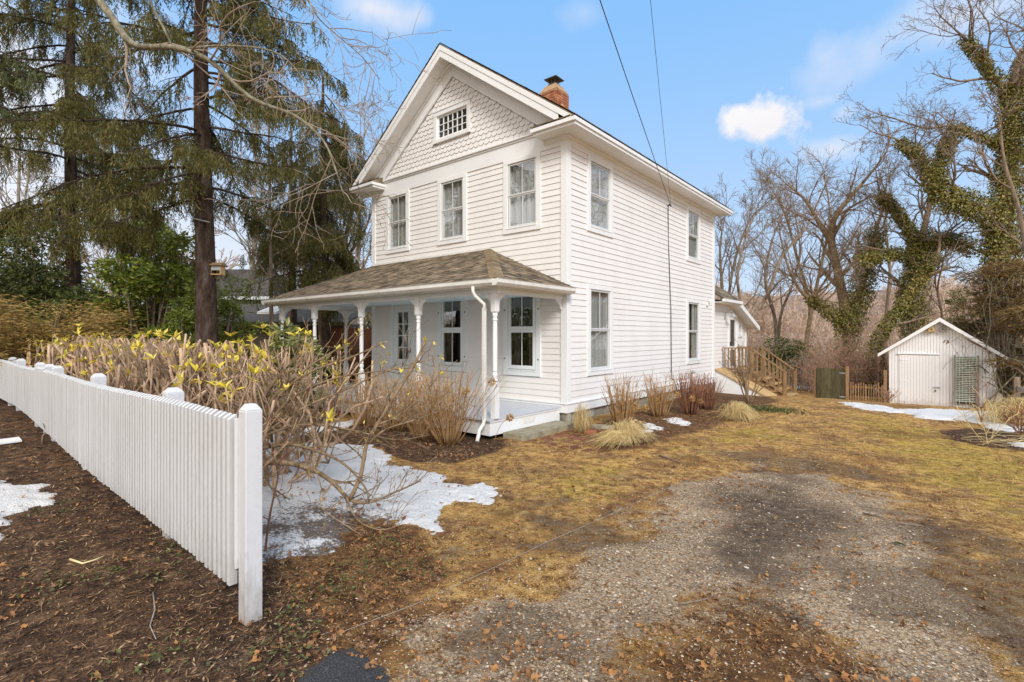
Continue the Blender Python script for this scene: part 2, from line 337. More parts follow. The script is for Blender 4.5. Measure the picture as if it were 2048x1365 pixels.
lawn = ramp(nt, fine, [(.32, (.10, .05, .022)), (.43, (.36, .185, .06)), (.54, (.68, .41, .13)), (.66, (.85, .60, .26))])
grn = ramp(nt, fine, [(.33, (.11, .085, .02)), (.45, (.37, .25, .05)), (.56, (.63, .44, .085)), (.68, (.76, .55, .16))])
gsel = mth(nt, 'MULTIPLY', mth(nt, 'SUBTRACT', mth(nt, 'ADD', n4, mth(nt, 'MULTIPLY', s1.outputs[1], .36)), .70), 6, True)
br_ = ramp(nt, fine, [(.33, (.075, .036, .018)), (.46, (.24, .125, .055)), (.58, (.42, .25, .11)), (.7, (.60, .42, .22))])
lawn = mix(nt, mth(nt, 'MULTIPLY', mth(nt, 'SUBTRACT', noise(nt, p, 2.1, 9, .75), .45), 7, True), lawn, br_)
col = mix(nt, mth(nt, 'MULTIPLY', gsel, .75), lawn, grn)
lit = ramp(nt, fine, [(.34, (.03, .017, .010)), (.46, (.14, .068, .03)), (.57, (.29, .15, .062)), (.68, (.48, .28, .12))])
col = mix(nt, blend(s2.outputs[1]), col, lit)
mul = ramp(nt, fine, [(.34, (.022, .013, .009)), (.46, (.08, .044, .026)), (.56, (.16, .092, .052)), (.68, (.31, .19, .11))])
col = mix(nt, blend(s1.outputs[2]), col, mul)
vo = N(nt, 'ShaderNodeTexVoronoi'); vo.inputs['Scale'].default_value = 62; nt.links.new(p, vo.inputs['Vector'])
vs = N(nt, 'ShaderNodeSeparateColor'); nt.links.new(vo.outputs['Color'], vs.inputs[0])
grv = ramp(nt, vs.outputs[0], [(0, (.22, .145, .085)), (.3, (.54, .41, .275)), (.55, (.74, .60, .44)), (.8, (.56, .34, .16)), (1, (.92, .82, .67))])
dk = ramp(nt, mth(nt, 'MULTIPLY', vo.outputs['Distance'], 1.0), [(.35, (1, 1, 1)), (.8, (.45, .38, .31))])
grv = mix(nt, 1.0, grv, dk, 'MULTIPLY')
grv = mix(nt, mth(nt, 'MULTIPLY', mth(nt, 'SUBTRACT', fine, .42), 2.2, True), grv, (.52, .405, .285))
col = mix(nt, blend(s1.outputs[0], 4.0), col, grv)
soil = ramp(nt, fine, [(.33, (.045, .030, .020)), (.46, (.115, .08, .055)), (.58, (.22, .16, .11)), (.7, (.42, .33, .24))])
col = mix(nt, mth(nt, 'MULTIPLY', blend(mth(nt, 'MULTIPLY', s2.outputs[0], .95), 2.0), .9), col, soil)
big = ramp(nt, n1, [(.33, (.66, .63, .60)), (.66, (1.22, 1.19, 1.14))]); col = mix(nt, .8, col, big, 'MULTIPLY')
nt.links.new(col, b.inputs['Base Color']); b.inputs['Roughness'].default_value = .92; b.inputs['Specular IOR Level'].default_value = .2
bump(nt, b, mth(nt, 'ADD', fine, mth(nt, 'MULTIPLY', vo.outputs['Distance'], .25)), .9, .05); M['ground'] = m
# ---------------------------------------------------------------- camera, sky, sun
cam = bpy.data.cameras.new('camera'); co = bpy.data.objects.new('camera', cam); C.objects.link(co)
co.location = CAM; co.rotation_euler = (R(90), 0, TH)
cam.sensor_width = 36; cam.lens = 36*FPX/2048; cam.shift_y = -11.5/2048; cam.clip_end = 3000; cam.clip_start = .05
scene.camera = co
scene.view_settings.view_transform = 'Standard'; scene.view_settings.look = 'None'; scene.view_settings.exposure = 0
SUND = Vector((.70, -.55, .62)).normalized()
SEL = math.asin(SUND.z); SROT = math.atan2(SUND.x, SUND.y)
w = bpy.data.worlds.new('World'); scene.world = w; w.use_nodes = True; nt = w.node_tree; bg = nt.nodes['Background']
sky = N(nt, 'ShaderNodeTexSky', sky_type='NISHITA'); sky.sun_disc = False; sky.sun_elevation = SEL; sky.sun_rotation = SROT
sky.air_density = 1.0; sky.dust_density = 1.0; sky.ozone_density = 1.5
STR = .15
bg.inputs['Strength'].default_value = STR
tc = N(nt, 'ShaderNodeTexCoord').outputs['Generated']
def skydir(px, py):
    d = P(px, py, 1.0)-CAM; return Vector(d).normalized()
nv = N(nt, 'ShaderNodeVectorMath', operation='NORMALIZE'); nt.links.new(tc, nv.inputs[0]); dv = nv.outputs[0]
sepd = N(nt, 'ShaderNodeSeparateXYZ'); nt.links.new(dv, sepd.inputs[0]); el = sepd.outputs[2]
# soften the physical sky towards the pale winter blue of the day
hz = mth(nt, 'POWER', mth(nt, 'SUBTRACT', 1.0, mth(nt, 'MULTIPLY', el, 1.0), True), 2.6, True)
skyc = mix(nt, .88, sky.outputs[0], (.20/STR, .545/STR, 1.06/STR))
skyc = mix(nt, mth(nt, 'MULTIPLY', hz, .9), skyc, (.78/STR, .87/STR, .97/STR))
def puff(px, py, rx, ry, amp, sc, soft, gain, seed):
    global skyc
    c = skydir(px, py); e1 = Vector((c.y, -c.x, 0)).normalized(); e2 = e1.cross(c)
    if e2.z < 0: e2 = -e2
    def dot(v):
        n = N(nt, 'ShaderNodeVectorMath', operation='DOT_PRODUCT'); nt.links.new(dv, n.inputs[0]); n.inputs[1].default_value = v; return n.outputs['Value']
    a = mth(nt, 'MULTIPLY', dot(e1), 1/rx); b2 = mth(nt, 'MULTIPLY', dot(e2), 1/ry)
    r = mth(nt, 'SQRT', mth(nt, 'ADD', mth(nt, 'MULTIPLY', a, a), mth(nt, 'MULTIPLY', b2, b2)))
    front = mth(nt, 'GREATER_THAN', dot(c), 0.3)
    mp = N(nt, 'ShaderNodeMapping'); mp.inputs['Location'].default_value = (seed, seed*.7, 0); nt.links.new(dv, mp.inputs['Vector'])
    nn = noise(nt, mp.outputs[0], sc, 7, .55)
    k = mth(nt, 'SUBTRACT', mth(nt, 'ADD', 1.0, mth(nt, 'MULTIPLY', mth(nt, 'SUBTRACT', nn, .5), amp)), r)
    k = mth(nt, 'MULTIPLY', mth(nt, 'MULTIPLY', k, 1/soft, True), gain); k = mth(nt, 'MULTIPLY', k, front)
    shade = mix(nt, mth(nt, 'MULTIPLY_ADD', b2, .35, True), (.90/STR, .86/STR, .90/STR), (1.0/STR, .99/STR, 1.0/STR))
    shade.node.inputs['Factor'].links[0].from_node.inputs[2].default_value = .55
    skyc = mix(nt, k, skyc, shade)
puff(1520, 255, .066, .040, 3.2, 12, .5, .97, 1.0)
puff(1548, 232, .050, .038, 3.0, 17, .5, .9, 1.6)
puff(3826, -104, .45, .30, 1.6, 3, .8, .9, 9.4)  # outside the view, added to whiten the side window reflections
puff(1665, 300, .05, .025, 2.2, 12, 1.0, .6, 2.0)
puff(1690, 225, .022, .018, 2.0, 14, 1.0, .35, 3.3)
puff(1930, 30, .22, .05, 3.2, 6, 1.2, .7, 4.0)
puff(1640, 205, .05, .012, 3.0, 10, 1.2, .35, 11.0)
puff(1165, 25, .05, .03, 2.2, 8, 1.3, .35, 5.2)
puff(745, 15, .08, .035, 2.2, 9, .9, .75, 6.1)
puff(60, 330, .35, .18, 2.0, 4, 1.2, .8, 7.7)
puff(420, 520, .5, .16, 1.6, 4, 1.2, .7, 8.3)
# bright cloud deck added in the unseen sky behind the viewer, as warm fill
bk_ = N(nt, 'ShaderNodeVectorMath', operation='DOT_PRODUCT'); nt.links.new(dv, bk_.inputs[0]); bk_.inputs[1].default_value = (-.1, -.9, .32)
bkf = mth(nt, 'MULTIPLY', mth(nt, 'ADD', bk_.outputs['Value'], mth(nt, 'MULTIPLY', mth(nt, 'SUBTRACT', noise(nt, dv, 3.5, 5), .5), .9)), 2.8, True)
skyc = mix(nt, mth(nt, 'MULTIPLY', bkf, .95), skyc, (1.28/STR, 1.22/STR, 1.17/STR))
nt.links.new(skyc, bg.inputs['Color'])
sl = bpy.data.lights.new('sun', 'SUN'); so = bpy.data.objects.new('sun', sl); C.objects.link(so)
sl.energy = 2.75; sl.angle = R(18); sl.color = (1, .97, .935)
so.rotation_euler = (-SUND).to_track_quat('-Z', 'Y').to_euler(); so.location = (10, -20, 25)

# ---------------------------------------------------------------- where the ground covers lie (world outlines)
def poly(px): return np.array([G(x, y) for x, y in px])
def sdist(X, Y, pg):                                   # signed distance, positive inside
    X = np.asarray(X, float); Y = np.asarray(Y, float); sh = X.shape; X = X.ravel(); Y = Y.ravel()
    out = np.full(X.shape, -9.0)
    lo = pg.min(0)-1.2; hi = pg.max(0)+1.2
    k = (X > lo[0]) & (X < hi[0]) & (Y > lo[1]) & (Y < hi[1]); x = X[k]; y = Y[k]
    if len(x):
        ins = np.zeros(len(x), bool); dm = np.full(len(x), 1e9)
        for i in range(len(pg)):
            ax, ay = pg[i]; bx, by = pg[(i+1) % len(pg)]
            c = ((ay > y) != (by > y)) & (x < (bx-ax)*(y-ay)/((by-ay) or 1e-9)+ax); ins ^= c
            ex, ey = bx-ax, by-ay; t = np.clip(((x-ax)*ex+(y-ay)*ey)/(ex*ex+ey*ey+1e-12), 0, 1)
            dm = np.minimum(dm, np.hypot(x-ax-t*ex, y-ay-t*ey))
        out[k] = np.where(ins, dm, -dm)
    return out.reshape(sh)
GRAVEL = poly([(560, 1600), (700, 1440), (800, 1330), (900, 1260), (1000, 1190), (1120, 1110), (1210, 1050), (1330, 1005), (1440, 948), (1530, 930), (1620, 945), (1700, 965), (1800, 1000), (1850, 1060), (1880, 1130), (1930, 1240), (2040, 1365), (2150, 1600)])
SOILC = poly([(1405, 1010), (1470, 960), (1555, 942), (1640, 955), (1705, 990), (1730, 1040), (1715, 1100), (1640, 1130), (1600, 1165), (1530, 1180), (1440, 1165), (1360, 1170), (1300, 1160), (1310, 1125), (1390, 1110), (1420, 1070)])
SOILR = poly([(1800, 990), (1860, 1000), (1960, 1100), (2060, 1200), (2160, 1330), (2120, 1420), (2020, 1340), (1930, 1220), (1870, 1110)])
SOILL = poly([(1040, 1230), (1110, 1190), (1200, 1200), (1270, 1270), (1290, 1365), (1180, 1400), (1060, 1370), (1010, 1300)])
LITB = poly([(1330, 1230), (1400, 1185), (1500, 1190), (1570, 1260), (1600, 1365), (1580, 1500), (1300, 1500), (1180, 1400), (1270, 1330)])
MULCH = np.array([(-15, -6.15), (1.9, -6.35), (2.7, -6.6), (3.2, -7.1), (3.3, -8.0), (3.9, -9.5), (-15, -13)])
LITTER = poly([(480, 1220), (490, 1090), (700, 1070), (720, 1010), (860, 1040), (900, 1090), (870, 1180), (800, 1260), (760, 1330), (700, 1420), (450, 1420), (480, 1300)])
BEDF = poly([(520, 880), (640, 850), (760, 850), (960, 872), (1020, 880), (1000, 905), (900, 925), (850, 925), (780, 905), (690, 890)])
BEDS = poly([(1150, 862), (1205, 905), (1300, 898), (1400, 862), (1480, 838), (1560, 812), (1540, 795), (1430, 782), (1300, 815)])
BEDR = poly([(1880, 862), (1960, 858), (2060, 850), (2160, 860), (2160, 910), (2060, 905), (1960, 895), (1905, 880)])
GREEN1 = poly([(1090, 960), (1140, 930), (1230, 925), (1290, 950), (1270, 985), (1180, 1000), (1100, 985)])
GREEN2 = poly([(1690, 830), (1800, 838), (1880, 862), (2080, 900), (2200, 960), (2100, 1090), (1960, 1030), (1800, 960), (1700, 880)])
GREEN3 = poly([(1290, 900), (1420, 868), (1520, 850), (1560, 870), (1440, 905), (1330, 930)])
BARE4 = poly([(1590, 838), (1640, 822), (1700, 832), (1690, 850), (1610, 852)])
SNOW = {
 'main': [(430, 1150), (470, 1000), (500, 905), (545, 890), (640, 888), (740, 893), (790, 908), (775, 925), (850, 935), (902, 948), (910, 965), (945, 982), (930, 1005), (905, 1015), (880, 1035), (865, 1058), (820, 1048), (760, 1040), (705, 1040), (690, 1060), (700, 1090), (670, 1108), (600, 1118), (530, 1122)],
 'islet': [(945, 975), (965, 970), (985, 982), (1001, 988), (990, 998), (970, 1008), (955, 992)],
 'left': [(-120, 930), (0, 958), (40, 972), (118, 972), (70, 982), (122, 1008), (50, 1030), (12, 1060), (10, 1080), (-20, 1095), (-120, 1110)],
 'shed': [(1688, 806), (1740, 811), (1790, 819), (1880, 822), (2000, 826), (2120, 822), (2120, 846), (2030, 845), (2060, 858), (1985, 861), (1955, 850), (1930, 844), (1865, 843), (1830, 838), (1808, 829), (1750, 823), (1715, 815)],
 'bed_a': [(1283, 848), (1300, 846), (1331, 857), (1318, 860), (1290, 857)],
 'bed_b': [(1325, 838), (1350, 836), (1386, 846), (1370, 851), (1345, 846)],
 'bed_c': [(1278, 862), (1300, 862), (1296, 867), (1280, 867)],
 'right': [(2020, 885), (2060, 884), (2100, 892), (2060, 896), (2030, 892)],
 'yard': [(1560, 771), (1640, 768), (1760, 772), (1760, 782), (1690, 780), (1640, 777), (1570, 777)],
 'field': [(1500, 746), (1660, 744), (1790, 746), (1790, 754), (1660, 753), (1510, 754)],
 'hedge': [(150, 905), (300, 880), (480, 872), (640, 850), (720, 838), (700, 852), (600, 872), (470, 905), (400, 990), (250, 1000)],
}
SNOW = {k: poly(v) for k, v in SNOW.items()}
def snow_h(X, Y, keys=None):
    h = np.full(np.shape(X), -1.0)
    for k, pg in SNOW.items():
        if keys and k not in keys: continue
        far = k in ('yard', 'field', 'shed')
        a = .14 if not far else .25
        sd = sdist(X, Y, pg)+(fbm(np.asarray(X)*2.6, np.asarray(Y)*2.6, 21, 6)-.53)*a*3.0+(fbm(np.asarray(X)*11, np.asarray(Y)*11, 25, 4)-.5)*a*1.8
        h = np.maximum(h, np.where(sd > 0, .004+.035*(1-np.exp(-np.clip(sd, 0, 9)*5))+.03*fbm(X*2.5, Y*2.5, 30)*sst(0, .25, sd), -1.0))
    return h
def masks(X, Y):
    X = np.asarray(X, float); Y = np.asarray(Y, float)
    wob = (fbm(X*1.3, Y*1.3, 5, 4)-.5)*.9; wob2 = (fbm(X*3.5, Y*3.5, 8, 4)-.5)*.5
    def m(pg, w=.3, wb=1.0): return sst(-w, w, sdist(X, Y, pg)+(wob+wob2)*wb)
    lb = m(LITB, .6, 1.3)
    g0 = m(GRAVEL, .6, 1.5); g = g0*(1-.75*lb); soil = np.maximum(np.maximum(m(SOILC, .6, 1.0), m(SOILR, .4, 1.0)*.85), m(SOILL, .4, 1.0)*.55)
    soil = np.maximum(soil, m(BARE4, .4)*.55)
    track = np.clip((fbm(X*1.1, Y*.5, 50)-.56)*6, 0, 1)*sst(-2, 3, Y)*.0
    mu = np.maximum.reduce([m(MULCH, .15, .4), m(BEDF, .2, .4), m(BEDS, .2, .4), m(BEDR, .2, .4)])
    li = np.maximum(m(LITTER, .35, 1.0), lb*.75); li = np.maximum(li, .7*g0*sst(.54, .66, fbm(X*1.9, Y*1.9, 77, 5))); soil = np.maximum(soil, .75*sst(.52, .64, fbm(X*1.5, Y*1.5, 88, 5))*sst(-.6, .4, sdist(X, Y, GRAVEL)+1.0)); li = np.maximum(li, .62*np.clip(4*g0*(1-g0), 0, 1)*sst(.35, .6, fbm(X*1.3, Y*1.3, 66)))
    li = np.maximum(li, np.clip((fbm(X*1.7, Y*1.7, 60, 5)-.50)*3, 0, .55)); bs = m(BEDS, .3, .6); li = np.maximum(li, bs*.75); mu = mu*(1-.5*bs)
    gr = np.maximum.reduce([m(GREEN1, .5), m(GREEN2, .9), m(GREEN3, .5)])
    gr = np.maximum(gr, sst(12, 30, Y)*.3)
    return g, gr, mu, np.clip(soil+track, 0, 1), li
# one sheet, finer near the lens, reaching the horizon; cut along the covers into the named surfaces
def axis(a, b, s, far, g=1.18):
    x = list(np.arange(a, b, s)); st = s; v = a; lo = []
    while v > -far: st *= g; v -= st; lo.append(v)
    st = s; v = x[-1]
    while v < far: st *= g; v += st; x.append(v)
    return np.array(lo[::-1]+x)
gx = axis(-11, 11, .075, 900); gy = axis(-11, 14, .075, 900)
GX, GY = np.meshgrid(gx, gy, indexing='ij')
GZ = gz(GX, GY)
fade = np.exp(-np.maximum(0, np.maximum(np.abs(GX)-40, np.abs(GY)-60))/60); GZ = np.where(fade < 1, gz0(GX, GY)*1.0, GZ)
mg, mgr, mmu, mso, mli = masks(GX, GY)
nx, ny = GX.shape
idx = np.arange(nx*ny).reshape(nx, ny)
quads = np.stack([idx[:-1, :-1], idx[1:, :-1], idx[1:, 1:], idx[:-1, 1:]], -1).reshape(-1, 4)
cc = lambda A: ((A[:-1, :-1]+A[1:, 1:])/2).reshape(-1)
fx, fy = cc(GX), cc(GY)
near = (np.abs(fx) < 16) & (np.abs(fy) < 16)
drv = cc(mg) > .5; mul_ = (cc(mmu) > .5) & ~drv
lawn_ = near & ~drv & ~mul_
VALL = np.stack([GX, GY, GZ], -1).reshape(-1, 3)
A1 = np.stack([mg, mgr, mmu, np.ones_like(mg)], -1).reshape(-1, 4); A2 = np.stack([mso, mli, 0*mg, np.ones_like(mg)], -1).reshape(-1, 4)
for nm, sel in (('driveway', drv), ('mulch_bed', mul_), ('lawn', lawn_), ('ground', ~(drv | mul_ | lawn_))):
    q = quads[sel]; u, inv = np.unique(q, return_inverse=True)
    mb = MB(); mb.addn(VALL[u], inv.reshape(-1, 4), True); me = mb.mesh(nm)
    for an, A in (('m1', A1), ('m2', A2)):
        at = me.color_attributes.new(an, 'FLOAT_COLOR', 'POINT'); at.data.foreach_set('color', A[u].astype(np.float32).ravel())
    tag(obj(nm, me, M['ground']), kind='structure')
# asphalt apron of the road at the foot of the drive
ap = poly([(545, 1420), (590, 1345), (640, 1320), (690, 1304), (730, 1312), (770, 1340), (800, 1370), (830, 1420), (900, 1560), (500, 1600)])
xs = np.arange(ap[:, 0].min(), ap[:, 0].max(), .025); ys = np.arange(ap[:, 1].min(), ap[:, 1].max(), .025)
X, Y = np.meshgrid(xs, ys, indexing='ij'); sd = sdist(X, Y, ap)+(fbm(X*5, Y*5, 71)-.5)*.16
idx = np.arange(X.size).reshape(X.shape); q = np.stack([idx[:-1, :-1], idx[1:, :-1], idx[1:, 1:], idx[:-1, 1:]], -1).reshape(-1, 4)
q = q[(sd[:-1, :-1] > 0).reshape(-1)]; u, inv = np.unique(q, return_inverse=True)
mb = MB(); mb.addn(np.stack([X, Y, gz(X, Y)+.012+.008*sst(0, .08, sd)], -1).reshape(-1, 3)[u], inv.reshape(-1, 4), True)
solo('road', mb, M['asphalt'], None, None, kind='structure')
# snow
SLAB = {
 'main': ('large melting snow patch behind the white fence post under the sprawling branches', .025),
 'islet': ('small broken islet of snow at the right tip of the large patch in the grass', .015),
 'left': ('snow patch on the mulch in front of the white fence at far left', .025),
 'shed': ('long snow drift lying along the foot of the white shed', .04),
 'bed_a': ('narrow snow strip on the bed just behind the big straw clump', .02),
 'bed_b': ('flat snow slab on the bed in front of the reddish stems', .02),
 'bed_c': ('tiny snow scrap touching the big straw clump', .015),
 'right': ('scrap of snow by the dry stems at the right edge', .03),
 'yard': ('snow strip on the back lawn beyond the dark gate', .08),
 'field': ('distant snow field beyond the back picket fence', .1),
 'hedge': ('snow lying on the ground beneath the cut back hedge', .04)}
for k, (lab, st) in SLAB.items():
    pg = SNOW[k]; lo = pg.min(0)-.3; hi = pg.max(0)+.3
    X, Y = np.meshgrid(np.arange(lo[0], hi[0], st), np.arange(lo[1], hi[1], st), indexing='ij')
    h = snow_h(X, Y, (k,)); idx = np.arange(X.size).reshape(X.shape)
    q = np.stack([idx[:-1, :-1], idx[1:, :-1], idx[1:, 1:], idx[:-1, 1:]], -1).reshape(-1, 4)
    hh = np.stack([h[:-1, :-1], h[1:, :-1], h[1:, 1:], h[:-1, 1:]], -1).reshape(-1, 4); q = q[(hh > 0).any(1)]
    if not len(q): continue
    u, inv = np.unique(q, return_inverse=True); Z = gz(X, Y)+np.where(h > 0, h, -.02)
    me = MB().addn(np.stack([X, Y, Z], -1).reshape(-1, 3)[u], inv.reshape(-1, 4), True).mesh('snow_patch')
    dirt = np.clip(.36+.5*(fbm(X*1.5, Y*1.5, 33)-.3), 0, 1)+.3*np.clip(1-h/.03, 0, 1)
    if k == 'main':
        a, b_ = G(600, 1060); dirt = dirt+.62*np.exp(-(((X-a)/.9)**2+((Y-b_)/.75)**2)**1.5)
    at = me.attributes.new('dirt', 'FLOAT', 'POINT'); at.data.foreach_set('value', dirt.reshape(-1)[u].astype(np.float32))
    tag(obj('snow_patch', me, M['snow']), lab, 'snow', 'patches of old snow')

# ---------------------------------------------------------------- loose cover on the ground
def scatter(n, rmax, rmin=1.1, pw=1.0, spread=62):
    """points around the viewer's side of the yard, denser near by"""
    a = RNG.uniform(-R(spread), R(spread), n); r = rmin+(rmax-rmin)*RNG.random(n)**pw
    d = np.stack([np.cos(a)[:, None]*VV+np.sin(a)[:, None]*RV], 0)[0]; return CAM[0]+d[:, 0]*r, CAM[1]+d[:, 1]*r, r
def clear(X, Y):                                       # keep off the house, deck, shed
    k = ~((X < .05) & (X > -7.6) & (Y > -2.2) & (Y < 13)) & ~((X < 2.0) & (X > -.1) & (Y > 8.3) & (Y < 11.5)) & ~((X > 4.2) & (X < 6.8) & (Y > 11.7) & (Y < 15))
    return k & ~((X < .4) & (X > -.3) & (Y > -1.8) & (Y < 0))
def put(X, Y, keep): return X[keep], Y[keep]
rng = np.random.default_rng(11)
# lawn blades
X, Y, r = scatter(400000, 15, 1.3, 1.15); g, gr, mu, so_, li = masks(X, Y)
pr = (1-g)*(1-mu)*(1-.8*so_)*(1-.55*li)*np.clip(.35+1.2*(fbm(X*2.2, Y*2.2, 40)-.3), .1, 1)
k = (rng.random(len(X)) < pr) & clear(X, Y) & (snow_h(X, Y) < 0); X, Y, r, gr = X[k], Y[k], r[k], gr[k]
n = len(X); d = dirs(n, .15, rng)*np.array([1, 1, .6]); sc = .7+.06*r
isg = rng.random(n) < (.12+.45*gr)*np.clip((fbm(X*1.5, Y*1.5, 44)-.35)*4, .1, 1)
for nm, s, mt in (('dry_grass', ~isg, 'lawnblade'), ('green_grass', isg, 'greenblade')):
    mb = MB(); m_ = s.sum(); mb.leaves(np.stack([X[s], Y[s], gz(X[s], Y[s])-.004], -1), d[s], dirs(m_, 0, rng), rng.uniform(.014, .040, m_)*sc[s], rng.uniform(.0028, .006, m_)*sc[s])
    solo(nm, mb, M[mt], 'short winter grass scattered over the yard, '+('tan and dead' if nm == 'dry_grass' else 'green among the tan'), 'grass', kind='stuff')
# straw-like dead stalks over the litter by the fence post
X, Y, r = scatter(26000, 6, 1.0, 1.0); g, gr, mu, so_, li = masks(X, Y)
k = (rng.random(len(X)) < np.clip(.10+li*.75+.15*mu-.7*g, 0, 1)*np.clip((fbm(X*2, Y*2, 47)-.35)*4, 0, 1)) & clear(X, Y) & (snow_h(X, Y) < 0); X, Y = X[k], Y[k]; n = len(X)
mb = MB(); mb.leaves(np.stack([X, Y, gz(X, Y)+rng.uniform(0, .012, n)], -1), dirs(n, 0, rng)*np.array([1, 1, .16]), np.tile([0, 0, 1.0], (n, 1))+.4*dirs(n, 0, rng), rng.uniform(.04, .13, n), rng.uniform(.0016, .0034, n))
solo('dry_stalks', mb, M['drystem'], 'thin pale dead grass stalks lying on the litter by the fence post', 'dead grass', kind='stuff')
# gravel
X, Y, r = scatter(150000, 8.5, 1.3, 1.25); g, gr, mu, so_, li = masks(X, Y)
pr = np.clip(g*.9-.62*so_, .0, 1)*np.clip(.25+1.5*(fbm(X*2.5, Y*2.5, 41)-.25), .08, 1)+.03*(so_+g > .1)+.002
k = (rng.random(len(X)) < pr) & clear(X, Y) & (snow_h(X, Y) < 0); X, Y, r = X[k], Y[k], r[k]; n = len(X)
o8 = np.array([(1, 0, 0), (.25, .9, .1), (-.9, .3, 0), (-.3, -.9, .05), (.1, .05, .8), (0, 0, -.5)]); f8 = np.array([(0, 1, 4), (1, 2, 4), (2, 3, 4), (3, 0, 4)])
s = rng.gamma(3.0, .0019, n).clip(.0025, .02); a = rng.uniform(0, 6.28, n)
v = o8[None]*(s[:, None, None]*np.stack([rng.uniform(.8, 1.4, n), rng.uniform(.6, 1, n), rng.uniform(.5, .9, n)], -1)[:, None, :])
v = np.stack([v[..., 0]*np.cos(a)[:, None]-v[..., 1]*np.sin(a)[:, None], v[..., 0]*np.sin(a)[:, None]+v[..., 1]*np.cos(a)[:, None], v[..., 2]], -1)+np.stack([X, Y, gz(X, Y)+s*.15], -1)[:, None, :]
mb = MB(); mb.addn(v.reshape(-1, 3), (np.arange(n)[:, None, None]*6+f8[None]).reshape(-1, 3), True)
solo('gravel', mb, M['pebble'], 'loose grey and tan pebbles strewn over the driveway', 'gravel', kind='stuff')
# mulch chips
X, Y, r = scatter(120000, 11, 1.0, 1.2, 66); g, gr, mu, so_, li = masks(X, Y)
k = (rng.random(len(X)) < np.clip(mu*.8+li*.15, 0, 1)) & clear(X, Y) & (snow_h(X, Y) < 0); X, Y, r = X[k], Y[k], r[k]; n = len(X)
mb = MB(); mb.leaves(np.stack([X, Y, gz(X, Y)+rng.uniform(.001, .012, n)], -1), dirs(n, 0, rng)*np.array([1, 1, .25]), np.tile([0, 0, 1.0], (n, 1))+.5*dirs(n, 0, rng), rng.uniform(.012, .055, n)*(.8+.08*r), rng.uniform(.003, .010, n)*(.8+.08*r))
solo('mulch_chips', mb, M['chip'], 'dark brown shredded bark mulch in the beds and before the fence', 'mulch', kind='stuff')
# fallen leaves
X, Y, r = scatter(95000, 12, 1.0, 1.3, 64); g, gr, mu, so_, li = masks(X, Y)
bed = np.maximum(sst(-.2, .2, sdist(X, Y, BEDS)), sst(-.2, .2, sdist(X, Y, BEDF)))
pr = np.clip(.008+li*.38+.12*bed+.045*mu-.006*g, .002, 1)*np.clip((fbm(X*1.7, Y*1.7, 43)-.32)*5, .05, 1.2)
k = (rng.random(len(X)) < pr) & clear(X, Y); X, Y, r = X[k], Y[k], r[k]; n = len(X)
zs = np.maximum(snow_h(X, Y), 0)
mb = MB(); mb.litter(np.stack([X, Y, gz(X, Y)+zs+rng.uniform(.004, .016, n)], -1), np.tile([0, 0, 1.0], (n, 1))+.6*dirs(n, 0, rng), rng.gamma(4, .0042, n).clip(.006, .034), rng)
solo('fallen_leaves', mb, M['deadleaf'], 'orange and brown fallen leaves scattered over beds and lawn', 'fallen leaves', kind='stuff')
# ground ivy beside the post
cs = np.array([G(*p) for p in ((620, 1200), (690, 1170), (740, 1130), (590, 1260), (560, 1310), (830, 1130), (780, 1090), (240, 1140), (100, 1180), (330, 1150), (380, 1100), (300, 1330), (120, 1020))])
n = 650; ci = rng.integers(0, len(cs), n); X = cs[ci, 0]+rng.normal(0, .11, n); Y = cs[ci, 1]+rng.normal(0, .11, n)
mb = MB(); mb.leaves(np.stack([X, Y, gz(X, Y)+rng.uniform(.008, .04, n)], -1), dirs(n, 0, rng)*np.array([1, 1, .3]), np.tile([0, 0, 1.0], (n, 1))+.4*dirs(n, 0, rng), rng.uniform(.018, .04, n), rng.uniform(.014, .03, n), .1)
solo('ground_ivy', mb, M['groundivy'], 'low green weeds and ivy creeping around the fence post base', 'ground cover', kind='stuff')
# sticks lying about
def stick(pxs, r, lab, mt='shrubbark', lift=.012):
    pts = []
    for a, b_ in pxs:
        x, y = G(a, b_); pts.append((x, y, float(gz(x, y))+lift+rng.uniform(0, .01)))
    solo('fallen_stick', MB().tube(pts, np.linspace(r, r*.5, len(pts)), 6), M[mt], lab, 'stick', 'fallen sticks')
stick([(140, 1130), (165, 1137), (190, 1130), (208, 1122)], .008, 'pale curved stick on the mulch in front of the fence', 'straw')
stick([(306, 1190), (310, 1225), (300, 1255), (312, 1285)], .005, 'thin forked grey stick on the mulch below the fence', 'greywood')
stick([(1315, 1030), (1335, 1032), (1357, 1029)], .010, 'dark stick at the left edge of the gravel', 'barkdark')
stick([(1318, 915), (1340, 920), (1360, 926)], .012, 'dark twig lying on the lawn beyond the gravel', 'barkdark')
stick([(1725, 1028), (1760, 1035), (1800, 1048), (1845, 1055)], .008, 'long thin dark twig at the right of the gravel', 'barkdark')
stick([(1360, 1212), (1400, 1205), (1430, 1195)], .008, 'dark twig among leaves at the middle foreground', 'barkdark')
x, y = P(104, 700, 6.95)[:2]; y -= .10; z = float(gz(x, y))
solo('upright_twig', MB().tube([(x, y, z-.02), (x+.03, y, z+.12), (x+.02, y+.04, z+.19), (x+.07, y, z+.30)], [.012, .011, .010, .006], 6), M['barkdark'], 'short dark twig sticking up from the mulch before the fence', 'twig')
c = [(*G(a, b_), 0) for a, b_ in ((-12, 886), (38, 881), (44, 887), (0, 893))]
c = [(a, b_, float(gz(a, b_))+.02) for a, b_, _ in c]; mb = MB(); mb.prism(c, [(a, b_, z+.02) for a, b_, z in c])
solo('white_board', mb, M['trim'], 'flat white offcut of board lying on the mulch at left edge', 'board')
a = [G(*p) for p in ((690, 1265), (830, 1210), (1000, 1130), (1090, 1090), (1200, 1040), (1320, 985), (1385, 960))]
